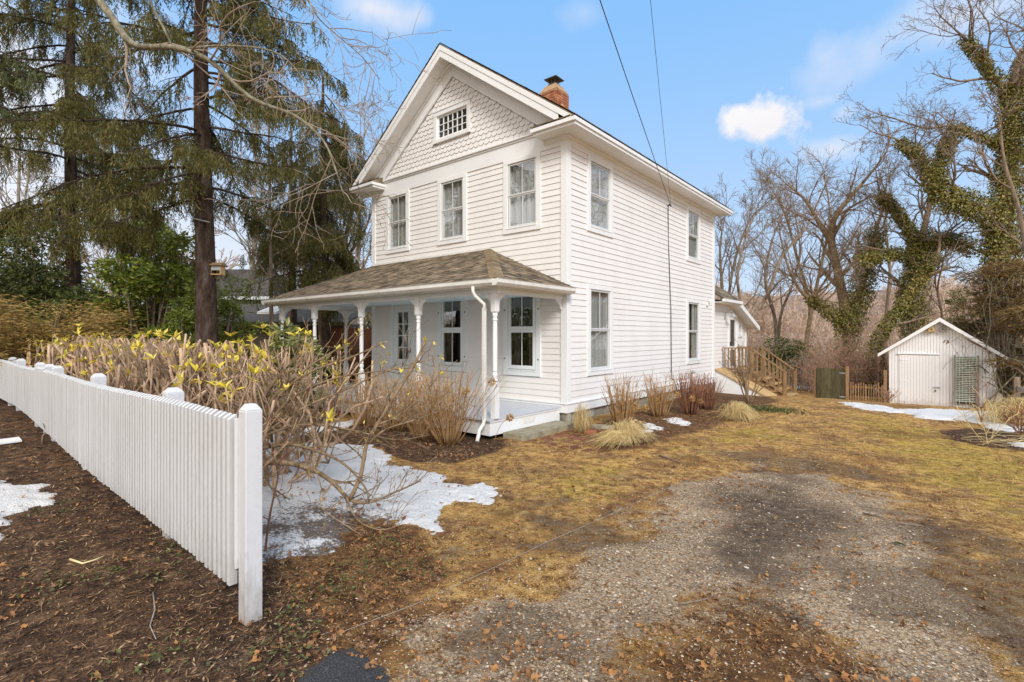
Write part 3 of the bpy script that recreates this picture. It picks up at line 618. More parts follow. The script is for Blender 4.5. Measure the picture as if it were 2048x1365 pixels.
solo('edging_string', MB().tube([(x, y, float(gz(x, y))+.012) for x, y in a], .0022, 4), M['greywood'], 'thin pale string line stretched along the left edge of the driveway', 'string')
x, y = G(1797, 1090); mb = MB(); mb.leaves(np.array([[x-.05, y, float(gz(x, y))+.02]]), np.array([[1, .2, .05]]), np.array([[0, .2, 1.0]]), .11, .06, .2)
solo('green_leaf', mb, M['groundivy'], 'single fresh green leaf lying on the gravel', 'leaf')
# ================================================================ the farmhouse
W, D = 6.155, 8.34; ZB, ZF = .39, 5.32               # front width, depth, siding bottom, frieze bottom
HC = (-3.08, 4.0, 0)
house = thing('farmhouse', 'white two storey clapboard farmhouse with fish scale gable and turned post front porch', 'house', HC)
class Fr:                                             # a wall plane: u along it, n outward, z up
    def __init__(s, o, u, n): s.o = np.array(o, float); s.u = np.array(u, float); s.n = np.array(n, float)
    def p(s, u, n, z): return s.o+s.u*u+s.n*n+np.array((0, 0, z))
    def box(s, mb, u0, u1, n0, n1, z0, z1):
        a = [s.p(u, n, z0) for u, n in ((u0, n0), (u1, n0), (u1, n1), (u0, n1))]; b = [x+np.array((0, 0, z1-z0)) for x in a]
        return mb.prism(a, b)
FRONT = Fr((0, 0, 0), (-1, 0, 0), (0, -1, 0)); SIDE = Fr((0, 0, 0), (0, 1, 0), (1, 0, 0))
LEFT = Fr((-W, 0, 0), (0, 1, 0), (-1, 0, 0)); BACK = Fr((-W, D, 0), (1, 0, 0), (0, 1, 0))
def clap(fr, u0, u1, z0, z1, holes, ex=.118, top=None, rr=random.Random(5)):
    mb = MB(); z = z0
    while z < z1-.01:
        zt = min(z+ex, z1)
        iv = [(u0, u1)]
        for a, b, c, d in holes:
            if zt > c+.03 and z < d-.03:
                iv = [q for s, e in iv for q in ((s, min(e, a)), (max(s, b), e)) if q[1]-q[0] > .01]
        for s, e in iv:
            cut = [s]+([s+(e-s)*rr.uniform(.2, .8)] if e-s > 2.2 else [])+[e]
            for a, b in zip(cut[:-1], cut[1:]):
                a2, b2 = a+.0008, b-.0008; j = rr.uniform(-.0015, .0015); lo = .018+j
                if top: 
                    pass
                v = [fr.p(a2, lo, z+j*.5), fr.p(b2, lo, z+j*.5), fr.p(b2, .006, zt+.006), fr.p(a2, .006, zt+.006), fr.p(a2, 0, z+j*.5), fr.p(b2, 0, z+j*.5)]
                mb.add(v, [(0, 1, 2, 3), (4, 5, 1, 0), (0, 3, 4), (1, 5, 2)])
        z += ex
    return mb
def window(parent, fr, u0, u1, z0, z1, upper=2, lower=2, cur='split', cas=.115, trim='trim', storm=False, sill=True, rails=None, holed=None):
    """casing is the part; sashes, panes and curtains are sub-parts"""
    mb = MB(); zb = z0+cas*(1.0 if sill else 1)
    fr.box(mb, u0, u0+cas, .0, .038, zb, z1-cas*.55); fr.box(mb, u1-cas, u1, .0, .038, zb, z1-cas*.55)
    fr.box(mb, u0, u1, .0, .041, z1-cas*.55, z1+.03)
    fr.box(mb, u0-.006, u1+.006, -.002, .044, z0, zb); fr.box(mb, u0+cas-.02, u1-cas+.02, .0445, .054, zb-.025, zb)
    a, b, c, d = u0+cas, u1-cas, zb, z1-cas*.55
    for s, e in ((a, a+.012), (b-.012, b)): fr.box(mb, s, e, -.14, -.002, c, d)     # reveal
    fr.box(mb, a+.012, b-.012, -.14, -.002, d-.012, d); fr.box(mb, a+.012, b-.012, -.14, -.002, c, c+.012)
    w_ = obj('window', mb, M[trim], parent, .004)
    a += .012; b -= .012; c += .012; d -= .012; mid = c+(d-c)*.5
    for lo, hi, n, dep in ((mid, d, upper, .020 if not storm else .030), (c, mid, lower, .006 if not storm else .030)):
        s = MB(); t = .030 if not storm else .062; q0 = dep-.032; q1 = dep
        fr.box(s, a, a+t, q0, q1, lo, hi); fr.box(s, b-t, b, q0, q1, lo, hi)
        fr.box(s, a+t, b-t, q0, q1, lo, lo+t*(1.2 if lo == c else 1.0)); fr.box(s, a+t, b-t, q0, q1, hi-t*(1.0 if lo == c else .9), hi)
        for k in range(1, n):
            x = a+t+(b-a-2*t)*k/n; fr.box(s, x-.010, x+.010, q0+.004, q1-.012, lo+t*1.2, hi-t)
        sh = obj('sash', s, M['sash' if not storm else trim], w_, .003, True)
        g = MB(); y = dep-.014; g.add([fr.p(a+t, y, lo+.02), fr.p(b-t, y, lo+.02), fr.p(b-t, y, hi-.02), fr.p(a+t, y, hi-.02)], [(0, 1, 2, 3)])
        obj('pane', g, M['glass'], w_, 0, True)
    def drape(s, e, lo, hi, mt, amp=.013, f=40):
        n = 36; v = []; 
        for i in range(n+1):
            u = s+(e-s)*i/n; o = amp*sin(u*f)+amp*.5*sin(u*f*2.3+1)
            v += [fr.p(u, -.085+o*.7, lo), fr.p(u+.01*sin(u*9), -.085+o, (lo+hi)/2), fr.p(u, -.085+o*.6, hi)]
        mbd = MB().add(v, [f_ for i in range(n) for f_ in ((3*i, 3*i+3, 3*i+4, 3*i+1), (3*i+1, 3*i+4, 3*i+5, 3*i+2))], True)
        obj('curtain', mbd, M[mt], w_, 0, True)
    if cur == 'split': drape(a-.02, a+(b-a)*.42, c, d, 'curtain'); drape(b-(b-a)*.40, b+.02, c, d, 'curtain')
    elif cur == 'dark': drape(a-.02, a+(b-a)*.33, c, d, 'darkcurtain'); drape(b-(b-a)*.30, b+.02, c, d, 'darkcurtain')
    elif cur == 'low': drape(a-.02, b+.02, c, mid+.05, 'curtain'); drape(a-.02, a+(b-a)*.45, mid, d, 'darkcurtain')
    elif cur == 'full': drape(a-.02, b+.02, c, d, 'curtain')
    bx = MB(); e = .9                                                             # the dim room behind
    v = [fr.p(u, n, z) for n in (-.2, -e) for u, z in ((a-.3, c-.3), (b+.3, c-.3), (b+.3, d+.3), (a-.3, d+.3))]
    bx.add(v, [(4, 5, 6, 7), (0, 1, 5, 4), (2, 3, 7, 6), (1, 2, 6, 5), (3, 0, 4, 7)])
    obj('room', bx, M['room'], w_, 0, True)
    return w_
FW = [(.594, 1.557), (2.637, 3.59), (4.635, 5.566)]   # upper windows on the front
LW = [(.594, 1.557), (2.637, 3.59)]
SW = [(.72, 1.76), (6.03, 7.1)]
Z2, Z1 = (3.80, 5.30), (.88, 2.70)
door_u, door_z = (4.42, 5.42), (.34, 2.62)
hl = lambda u, z: (u[0]+.05, u[1]-.05, z[0]+.05, z[1]-.04)
fh = [hl(u, Z2) for u in FW]+[hl(u, Z1) for u in LW]+[hl(door_u, door_z)]
sh_ = [hl(u, Z2) for u in SW]+[hl(u, Z1) for u in SW]
cb = .115                                              # corner board width
obj('front_wall', clap(FRONT, cb, W-cb, ZB, ZF, fh), M['siding'], house)
obj('side_wall', clap(SIDE, cb, D-cb, ZB, 5.36, sh_), M['siding'], house)
obj('side_wall', clap(LEFT, cb, D-cb, ZB, 5.36, []), M['siding'], house)
mb = MB(); BACK.box(mb, 0, W, -.05, 0, ZB, 5.5); obj('back_wall', mb, M['siding'], house)
# corner boards, water table, frieze
for (x, y, sx, sy) in ((0, 0, 1, -1), (-W, 0, -1, -1), (0, D, 1, 1)):
    mb = MB(); t = .034
    mb.box(*sorted((x+sx*t, x-sx*cb)), *sorted((y+sy*t, y+sy*.0)), ZB-.005, ZF+.02)
    mb.box(*sorted((x+sx*(t+.001), x)), *sorted((y-sy*.0005, y-sy*cb)), ZB-.005, 5.36)
    obj('corner_board', mb, M['trim'], house, .004)
mb = MB(); SIDE.box(mb, -.04, D+.04, -.02, .036, .22, ZB-.005); SIDE.box(mb, -.055, D+.055, -.02, .055, ZB-.005, ZB+.02); obj('water_table', mb, M['trim'], house, .004)
mb = MB(); FRONT.box(mb, -.0, W+.0, -.02, .031, .22, ZB-.006); FRONT.box(mb, 0, W, -.02, .05, ZB-.006, ZB+.02); obj('water_table', mb, M['trim'], house, .004)
mb = MB(); FRONT.box(mb, -.03, W+.03, -.02, .030, ZF+.0, 5.64); FRONT.box(mb, .3, W-.3, .0, .052, 5.64, 5.68); FRONT.box(mb, .3, W-.3, .0, .085, 5.68, 5.715); obj('frieze_board', mb, M['trim'], house, .004)
mb = MB(); SIDE.box(mb, .0, D+.03, -.02, .033, 5.325, 5.50); SIDE.box(mb, 0, D+.03, .033, .075, 5.44, 5.50); obj('frieze_board', mb, M['trim'], house, .004)
# foundation: individual stones
mb = MB(); rr = random.Random(4)
def stones(fr, u0, u1, z0, z1, n):
    z = z0
    while z < z1-.02:
        hh = min(rr.uniform(.2, .3), z1-z); u = u0
        while u < u1:
            ww = rr.uniform(.22, .5); e = min(u+ww, u1); q = rr.uniform(-.012, .014)
            fr.box(mb, u+.006, e-.006, -.12, -.03+q, z+.005, z+hh-.005); u += ww
        z += hh
stones(SIDE, .0, D, -.45, .22, 0); stones(FRONT, -.03, W, -.3, .22, 0); obj('foundation', mb, M['stone'], house, .012)
mb = MB(); SIDE.box(mb, .02, D, -.2, -.045, -.5, .22); obj('foundation_mortar', mb, M['mortar'], house)
# windows
for i, u in enumerate(FW): window(house, FRONT, *u, *Z2, 2, 2, 'full')
for u in LW: window(house, FRONT, *u, *Z1, 2, 2, 'dark', .12, 'porchtrim', True)
for i, u in enumerate(SW): window(house, SIDE, *u, *Z2, 2, 1, 'full')
for i, u in enumerate(SW): window(house, SIDE, *u, *Z1, 2, 1, 'full' if i == 0 else 'split')
# front door with eight lights
mb = MB(); a, b = door_u; z0, z1 = door_z
FRONT.box(mb, a, a+.12, 0, .045, z0, z1-.12); FRONT.box(mb, b-.12, b, 0, .045, z0, z1-.12); FRONT.box(mb, a, b, 0, .048, z1-.12, z1)
dr = obj('door', mb, M['porchtrim'], house, .004)
mb = MB(); c, d = a+.12, b-.12; g0, g1 = c+.17, d-.17
FRONT.box(mb, c, g0, -.045, 0, z0, z1-.12); FRONT.box(mb, g1, d, -.045, 0, z0, z1-.12); FRONT.box(mb, g0, g1, -.045, 0, z0, 1.10); FRONT.box(mb, g0, g1, -.045, 0, 2.28, z1-.12)
FRONT.box(mb, (g0+g1)/2-.012, (g0+g1)/2+.012, -.03, -.004, 1.10, 2.28)
for k in (1, 2, 3): z = 1.10+1.18*k/4; FRONT.box(mb, g0, g1, -.031, -.005, z-.012, z+.012)
obj('door_leaf', mb, M['porchtrim'], dr, .003, True)
mb = MB(); mb.add([FRONT.p(u, -.022, z) for u, z in ((g0, 1.1), (g1, 1.1), (g1, 2.28), (g0, 2.28))], [(0, 1, 2, 3)]); obj('pane', mb, M['glass'], dr, 0, True)
mb = MB(); FRONT.box(mb, g0-.1, g1+.1, -.5, -.45, .9, 1.62); obj('red_cushion', mb, M['redcloth'], dr, .03, True)
mb = MB(); FRONT.box(mb, g0-.4, g1+.4, -.95, -.9, .3, 2.6); obj('room', mb, M['room'], dr, 0, True)
mb = MB(); q = FRONT.p(c+.07, 0, 1.33); mb.lathe([(.0, 0), (.026, .004), (.03, .02), (.012, .03)], q, 10); mb.beam(FRONT.p(c+.07, .0, 1.30), FRONT.p(c+.07, .05, 1.30), .03, .03); obj('handle', mb, M['iron'], dr, 0, True)
# storm clips beside the porch windows
for u in LW:
    mb = MB()
    for uu in (u[0]+.045, u[1]-.045):
        for z in (1.22, 2.22): FRONT.box(mb, uu-.012, uu+.012, .042, .052, z-.012, z+.012)
    obj('storm_clip', mb, M['black'], house)

# ---- gable: fish scale shingles, attic window, rakes, returns
AX, AZ = -3.08, 8.18; OV = .42; SL = (AZ-5.63)/3.53
def rake_z(x, off=0): return AZ-off-abs(x-AX)*SL
mb = MB(); sw, ex = .152, .112; row = 0; z = 5.715
aw = (2.497+.02, 3.73-.02, 6.19, 6.92)
while z < AZ-.5:
    x = -W-.3+(row % 2)*sw/2
    while x < .3:
        cx = x+sw/2
        if rake_z(cx, .62) > z and not (-aw[1] < cx < -aw[0] and z+.0 > aw[2]-.02 and z+.08 < aw[3]):
            j = random.uniform(-.003, .003); h = ex*1.45; rd = sw/2-.003; n = 7
            pts = [(cx-rd, z+h), (cx-rd, z+.055)]+[(cx-rd*cos(pi*k/n), z+.055+j-.058*sin(pi*k/n)) for k in range(1, n)]+[(cx+rd, z+.055), (cx+rd, z+h)]
            lift = lambda zz: -.006-.022*(z+h-zz)/h
            a = [(px_, lift(pz), pz) for px_, pz in pts]; b_ = [(px_, lift(pz)+.011, pz) for px_, pz in pts]
            mb.prism(b_, a)
        x += sw
    z += ex; row += 1
obj('gable_shingles', mb, M['siding'], house)
mb = MB(); mb.prism([(-W, .02, 5.5), (0, .02, 5.5), (0, .02, rake_z(0, .4)), (AX, .02, AZ-.4), (-W, .02, rake_z(-W, .4))], [(-W, .05, 5.5), (0, .05, 5.5), (0, .05, rake_z(0, .4)), (AX, .05, AZ-.4), (-W, .05, rake_z(-W, .4))]); obj('gable_wall', mb, M['siding'], house)
# attic window: 6 by 3 lights
mb = MB(); a, b, c, d = aw; t = .10
FRONT.box(mb, a, a+t, -.02, .055, c, d-t); FRONT.box(mb, b-t, b, -.02, .055, c, d-t); FRONT.box(mb, a, b, -.02, .06, d-t, d); FRONT.box(mb, a-.01, b+.01, -.02, .075, c, c+.07); FRONT.box(mb, a-.02, b+.02, -.02, .075, d, d+.02)
w_ = obj('attic_window', mb, M['trim'], house, .004)
a, b, c, d = a+t, b-t, c+.07, d-t; mb = MB(); t = .04
FRONT.box(mb, a, a+t, -.015, .012, c, d); FRONT.box(mb, b-t, b, -.015, .012, c, d); FRONT.box(mb, a+t, b-t, -.015, .012, c, c+t); FRONT.box(mb, a+t, b-t, -.015, .012, d-t, d)
for k in range(1, 6): u = a+t+(b-a-2*t)*k/6; FRONT.box(mb, u-.008, u+.008, -.012, .008, c+t, d-t)
for k in (1, 2): z = c+t+(d-c-2*t)*k/3; FRONT.box(mb, a+t, b-t, -.0125, .0085, z-.008, z+.008)
obj('sash', mb, M['trim'], w_, 0, True)
mb = MB(); mb.add([FRONT.p(u, -.008, z) for u, z in ((a, c), (b, c), (b, d), (a, d))], [(0, 1, 2, 3)]); obj('pane', mb, M['glass'], w_, 0, True)
mb = MB(); FRONT.box(mb, a-.1, b+.1, -.019, -.0185, c-.1, d+.1); obj('room', mb, M['room'], w_, 0, True)
# main roof: decking plus shingle courses on both slopes
EX = .45; xe_r, xe_l = EX, -W-EX+.04
def tabs(mb, o, u, s, n, L0, L1, T, ex=.14, tw=.17, edge=None, seed=1):
    """shingle courses on a plane: o eave origin, u along eave, s up slope, n normal; L0/L1(t) bounds, T slope length"""
    rr = random.Random(seed); o = np.array(o, float); u = np.array(u, float); s = np.array(s, float); n = np.array(n, float); t = 0; k = 0
    while t < T-.01:
        te = min(t+ex*1.12, T); a = L0(t); e = L1(t); x = a-(k % 3)*tw/3
        a1, e1 = L0(te), L1(te)
        while x < e-.004:
            y = x+tw*rr.choice((.8, 1, 1.25)); xa, xb = max(x, a), min(y, e); 
            if xb-xa > .004:
                xa1, xb1 = max(xa, a1), min(xb, e1); xa1 = min(xa1, xb1) if xb1 > xa1 else xb1
                h = .012+rr.uniform(0, .005); d = rr.uniform(-.004, .004)
                v = [o+u*(xa+.001)+s*(t+d)+n*h, o+u*(xb-.001)+s*(t+d)+n*h, o+u*(xb1-.001)+s*te+n*.003, o+u*(xa1+.001)+s*te+n*.003, o+u*(xa+.001)+s*(t+d), o+u*(xb-.001)+s*(t+d)]
                mb.add(v, [(0, 1, 2, 3), (4, 5, 1, 0)])
            x = y
        t += ex; k += 1
YR0, YR1 = -OV, D+.40
mb = MB(); pr = [(xe_r, 5.63), (AX, AZ), (xe_l, 5.63), (xe_l, 5.60), (AX, AZ-.045), (xe_r, 5.60)]
mb.prism([(x, YR0, z) for x, z in pr], [(x, YR1, z) for x, z in pr])
hl_ = math.hypot(xe_r-AX, AZ-5.63)
for sg, xe in ((1, xe_r), (-1, xe_l)):
    L = math.hypot(AX-xe, AZ-5.63); s = np.array((AX-xe, 0, AZ-5.63))/L; n = np.array((-s[2], 0, s[0])); n = n if n[2] > 0 else -n
    tabs(mb, (xe+sg*.02, YR0-.015, 5.63+.004), (0, 1, 0), s, n, lambda t: 0, lambda t: YR1-YR0+.02, L+.02, .15, .3, seed=3+sg)
obj('roof', mb, M['shingle'], house)
# rake boards, soffits, crown along the front gable
mb = MB()
for sg, xe in ((1, xe_r), (-1, xe_l)):
    def rk(y0, y1, o0, o1, x_end=xe):
        e = x_end; ze_ = 5.59+abs(xe-e)*(AZ-.04-5.59)/abs(xe-AX)
        A = [(AX, y0, AZ-.04-o0), (e, y0, ze_-o0), (e, y0, ze_-o1), (AX, y0, AZ-.04-o1)]
        B = [(x, y1, z) for x, _, z in A]; mb.prism(A, B) if sg > 0 else mb.prism(B, A)
    rk(-OV-.012, -OV+.035, -.012, .10, xe-sg*.07)        # crown
    rk(-OV+.0, -OV+.035, .10, .25, xe-sg*.36)  # fascia
    rk(-OV+.035, -.03, .19, .215, xe-sg*.34)   # soffit
    rk(-.070, -.028, .215, .54, xe-sg*.60)     # inner rake board against the shingles
    rk(-.105, -.070, .215, .285, xe-sg*.42)     # moulding
obj('rake_trim', mb, M['trim'], house, .003)
# eave cornice along the side and the two returns
mb = MB()
mb.box(.033, EX-.02, -OV+.04, YR1-.03, 5.50, 5.52)                        # soffit
mb.box(EX-.03, EX-.0, -OV+.018, YR1-.02, 5.478, 5.60); mb.box(EX, EX+.03, -OV+.019, YR1-.02, 5.535, 5.605)
mb.prism([(.08, .1, 5.50), (.033, .1, 5.5), (.033, .1, 5.42)], [(.08, D, 5.50), (.033, D, 5.5), (.033, D, 5.42)])
obj('eave_cornice', mb, M['trim'], house, .004)
mb = MB(); mb.box(xe_l+.02, -W-.02, .0, YR1-.03, 5.50, 5.52); mb.box(xe_l, xe_l+.03, -OV, YR1-.02, 5.49, 5.60); obj('eave_cornice', mb, M['trim'], house, .004)
for sg, xe in ((1, xe_r), (-1, xe_l)):
    xi = xe-sg*.95; mb = MB(); x0, x1 = sorted((xi, xe-sg*.029))
    mb.box(x0, x1, -OV+.02, -.03, 5.482, 5.60); mb.box(*sorted((xi-sg*.03, xe+sg*.031)), -OV-.03, -OV+.018, 5.535, 5.606); mb.box(*sorted((xi-sg*.03, xi-sg*.001)), -OV+.018, -.031, 5.535, 5.606)
    mb.prism([(x0, -.031, 5.48), (x0, -.11, 5.48), (x0, -.031, 5.40)], [(x1-.3, -.031, 5.48), (x1-.3, -.11, 5.48), (x1-.3, -.031, 5.40)])
    rt = obj('cornice_return', mb, M['trim'], house, .004)
    mb = MB(); s = np.array((0, OV, .20)); L = np.linalg.norm(s); s = s/L; n = np.array((0, -s[2], s[1]))
    wd = abs(xe-xi)+.03; o = (min(xi-sg*.04, xe), -OV-.03, 5.63)
    mb.prism([(o[0]+.01, -OV-.02, 5.628), (o[0]+wd-.03, -OV-.02, 5.628), (o[0]+wd-.06-(.18 if sg > 0 else 0), -.03, 5.76 if sg > 0 else 5.82), (o[0]+.15+(.18 if sg < 0 else 0), -.03, 5.82 if sg > 0 else 5.76)], [(o[0]+.01, -OV-.02, 5.626), (o[0]+wd-.03, -OV-.02, 5.626), (o[0]+wd-.06-(.18 if sg > 0 else 0), -.03, 5.627), (o[0]+.15+(.18 if sg < 0 else 0), -.03, 5.627)][::1])
    tabs(mb, o, (1, 0, 0), s, n, (lambda t, q=sg: .0+t*(.35 if q > 0 else .75)), (lambda t, q=sg: wd-.05-t*(.75 if q > 0 else .35)), L, .13, .2, seed=9)
    obj('return_roof', mb, M['shingle'], rt, 0, True)
# chimney: individual bricks over a core, corbelled head and a flue cap
ch = np.array((-3.08, 3.99)); hw = .31; mb = MB(); rr = random.Random(8); z = 7.4; k = 0
while z < 8.62:
    w0 = hw
    for side in range(4):
        u = -w0+(-.1 if k % 2 else 0)
        while u < w0-.001:
            a, b = max(u, -w0)+.004, min(u+.205, w0)-.004; u += .21
            if b-a < .02: continue
            q = rr.uniform(-.004, .003)
            x0, x1, y0, y1 = a, b, -w0-q, -w0+.08
            for _ in range(side): x0, x1, y0, y1 = -y1, -y0, x0, x1
            mb.box(ch[0]+x0, ch[0]+x1, ch[1]+y0, ch[1]+y1, z+.004, z+.061)
    z += .068; k += 1
cm = obj('chimney', mb, M['brick'], house, .004)
mb = MB(); mb.box(ch[0]-hw+.012, ch[0]+hw-.012, ch[1]-hw+.012, ch[1]+hw-.012, 7.4, 8.66)
sq_ = lambda h, z: [(ch[0]+a*h, ch[1]+b*h, z) for a, b in ((-1, -1), (1, -1), (1, 1), (-1, 1))]
mb.prism(sq_(hw-.005, 8.655), sq_(.19, 8.86)); obj('mortar', mb, M['mortar'], cm, 0, True)
mb = MB(); mb.prism(sq_(.13, 8.85), sq_(.13, 8.93))
for k in range(8):
    a = k*pi/4; mb.beam((ch[0]+.115*cos(a), ch[1]+.115*sin(a), 8.92), (ch[0]+.14*cos(a), ch[1]+.14*sin(a), 9.06), .014, .014, (1, .3, 0))
mb.prism(sq_(.21, 9.05), sq_(.215, 9.07)); mb.prism(sq_(.21, 9.071), sq_(.02, 9.18)); obj('chimney_cap', mb, M['iron'], cm, 0, True)

# ---- front porch
PX0, PX1, PY = -7.35, -.10, -2.02; PZ = .345
mb = MB(); x = PX0
while x < PX1-.01:
    e = min(x+.085, PX1); mb.box(x+.0015, e-.0015, PY-.05, -.035, PZ-.028, PZ+random.uniform(-.0015, .0005)); x += .085
x = -7.35
while x < -W-.03:
    e = min(x+.085, -W-.03); mb.box(x+.0015, e-.0015, -.03, 2.6, PZ-.028, PZ); x += .085
obj('porch_floor', mb, M['porchfloor'], house)
mb = MB(); mb.box(PX0, PX1-.03, PY+.0, PY+.03, .07, PZ-.03); mb.box(PX1-.06, PX1-.03, PY+.03, -.04, .07, PZ-.03)
mb.box(PX0, PX1-.015, PY-.015, PY+.0, PZ-.06, PZ-.03); mb.box(PX1-.03, PX1-.012, PY-.015, -.04, PZ-.06, PZ-.03); mb.box(PX0, PX0+.03, PY+.03, 2.6, .07, PZ-.03)
obj('porch_skirt', mb, M['trim'], house, .004)
mb = MB(); 
for k in range(5): mb.box(PX1-.030, PX1-.022, -1.15+k*.062, -1.15+k*.062+.045, .17, .27)
mb.box(PX1-.031, PX1-.026, -1.17, -.82, .155, .285); obj('skirt_vent', mb, M['gutter'], house, .003)
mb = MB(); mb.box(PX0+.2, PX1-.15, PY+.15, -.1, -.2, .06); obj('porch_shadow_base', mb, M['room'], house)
# porch ceiling and fascia beams
EZ = 2.58
mb = MB(); x = -7.45
mb.box(-7.45, .05, PY-.05, -.04, 2.47, 2.49); mb.box(-7.45, -W-.04, -.04, 2.75, 2.47, 2.49)
obj('porch_ceiling', mb, M['blueceil'], house)
mb = MB(); mb.box(-7.42, -.02, -1.96, -1.86, 2.38, 2.47); mb.box(-.14, -.04, -1.86, -.04, 2.38, 2.47); mb.box(-7.42, -7.32, -1.86, 2.7, 2.38, 2.47)
obj('porch_beam', mb, M['trim'], house, .004)
# porch roof: front slope with a hip at each end, ridge cap shingles on the hip
zt = 3.53; ey = -2.22; exr = .20; exl = -7.62
A = np.array; 
pts = dict(fr=A((exr, ey, EZ)), fl=A((exl, ey, EZ)), tr=A((-1.96, -.02, zt)), tl=A((-6.13, -.02, zt)), wr=A((exr, -.02, EZ)), bl=A((exl, 3.0, EZ)), tb=A((-W-.01, 3.0, zt)))
mb = MB()
for f in (('fl', 'fr', 'tr', 'tl'), ('fr', 'wr', 'tr'), ('bl', 'fl', 'tl', 'tb')): mb.prism([pts[k] for k in f][::-1], [pts[k]-A((0, 0, .02)) for k in f][::-1])
def slope(e0, e1, t0, t1, ex=.14, tw=.17, seed=1):
    u = e1-e0; L = np.linalg.norm(u); u = u/L; n = np.cross(u, t0-e0 if np.linalg.norm(t0-e0) > .1 else t1-e0); n /= np.linalg.norm(n); n = n if n[2] > 0 else -n
    s = np.cross(n, u); s = s if s[2] > 0 else -s; T = (t0-e0) @ s; a0 = (t0-e0) @ u; a1 = (t1-e0) @ u
    tabs(mb, e0+n*.003, u, s, n, lambda t: a0*t/T, lambda t: L+(a1-L)*t/T, T, ex, tw, seed=seed)
slope(pts['fl'], pts['fr'], pts['tl'], pts['tr'], .125, .165, 2); slope(pts['fr'], pts['wr'], pts['tr'], pts['tr'], .125, .165, 3); slope(pts['bl'], pts['fl'], pts['tb'], pts['tl'], .125, .165, 4)
prf = obj('porch_roof', mb, M['shingle'], house)
mb = MB(); a, b = pts['fr'], pts['tr']; n_ = 22; t = (b-a)/np.linalg.norm(b-a)
for k in range(n_):
    c = a+(b-a)*k/n_; e = a+(b-a)*(k+1.3)/n_; 
    sx = np.array((0, .11, 0))-np.array((0, 0, 0)); 
    l1 = np.array((-.17, .0, .0)); r1 = np.array((0, .17, 0)); up = np.array((0, 0, .045))
    mb.add([c+l1+up*.72, c+up, c+r1+up*.72, e+r1+up*.25, e+up*.5, e+l1+up*.25, c+l1+up*.2, c+up*.4, c+r1+up*.2], [(0, 1, 4, 5), (1, 2, 3, 4), (6, 7, 1, 0), (7, 8, 2, 1)])
obj('hip_cap', mb, M['hipcap'], prf, 0, True)
mb = MB()                                               # flashing where the roof meets the wall
mb.beam(pts['tr']+A((0, .0, .03)), pts['tl']+A((0, .0, .03)), .02, .05); obj('flashing', mb, M['gutter'], prf, 0, True)
# gutter: K-profile along front and right
mb = MB(); 
def gut(p, q, out):
    p = A(p); q = A(q); out = A(out); z = A((0, 0, 1.0)); prof = [(0, 0), (.075, 0), (.115, .045), (.115, .10), (.125, .11), (.105, .112), (.09, .10), (0, .10)]
    mb.prism([p+out*o+z*h for o, h in prof], [q+out*o+z*h for o, h in prof])
gut((exl-.05, ey+.06, 2.47), (exr-.06, ey+.06, 2.47), (0, -1, 0)); gut((exr-.06, ey-.055, 2.47), (exr-.06, -.06, 2.47), (1, 0, 0)); gut((exl+.06, ey-.05, 2.47), (exl+.06, 2.9, 2.47), (-1, 0, 0))
mb.box(exl-.05, exr-.06, ey+.06, ey+.13, 2.455, 2.57); mb.box(exr-.13, exr-.06, ey+.13, -.06, 2.455, 2.57)
obj('gutter', mb, M['gutter'], prf, .003, True)
# downspout down the corner post
mb = MB(); dx, dy = -.185, -2.10
mb.tube([(-.30, -2.24, 2.48), (-.30, -2.24, 2.40), (-.27, -2.22, 2.33), (dx, dy, 2.20), (dx, dy, 2.1)], .028, 8)
mb.beam((dx, dy, 2.14), (dx, dy, .34), .044, .06, (0, 1, 0)); mb.tube([(dx, dy, .36), (dx, dy-.02, .27), (dx+.02, dy-.14, .19), (dx+.02, dy-.15, .12), (dx+.05, dy-.22, .03)], .032, 8)
obj('downspout', mb, M['gutter'], house)
# turned posts with scroll brackets
def post_mesh():
    mb = MB(); h = .052
    def sq(z0, z1, s0, s1=None):
        s1 = s1 or s0; mb.prism([(x*s0, y*s0, z0) for x, y in ((-1, -1), (1, -1), (1, 1), (-1, 1))], [(x*s1, y*s1, z1) for x, y in ((-1, -1), (1, -1), (1, 1), (-1, 1))])
    sq(PZ, .91, h); sq(.91, .945, h, .034); sq(2.06, 2.09, .034, h); sq(2.09, 2.385, h)
    mb.lathe([(.03, .94), (.046, .955), (.05, .97), (.036, .99), (.03, 1.0), (.042, 1.03), (.047, 1.06), (.04, 1.09), (.03, 1.10), (.042, 1.115), (.045, 1.13), (.037, 1.15), (.041, 1.3), (.042, 1.6), (.038, 1.88), (.034, 1.93), (.046, 1.945), (.047, 1.96), (.033, 1.975), (.034, 1.99), (.046, 2.02), (.047, 2.04), (.034, 2.065)], (0, 0, 0), 16)
    return mb.mesh('porch_post')
def bracket_mesh():                                     # scroll bracket in the local XZ plane, toward +X
    mb = MB(); o = [(a*.68, b*.70) for a, b in [(.0, 0), (.27, 0), (.27, -.035), (.235, -.045), (.24, -.075), (.205, -.09), (.17, -.075), (.165, -.105), (.13, -.125), (.115, -.16), (.085, -.155), (.07, -.185), (.08, -.22), (.05, -.24), (.04, -.27), (.0, -.29)]]
    mb.prism([(x, -.017, z) for x, z in o], [(x, .017, z) for x, z in o]); return mb.mesh('bracket')
pm, bm_ = post_mesh(), bracket_mesh(); pm.materials.append(M['trim']); bm_.materials.append(M['trim'])
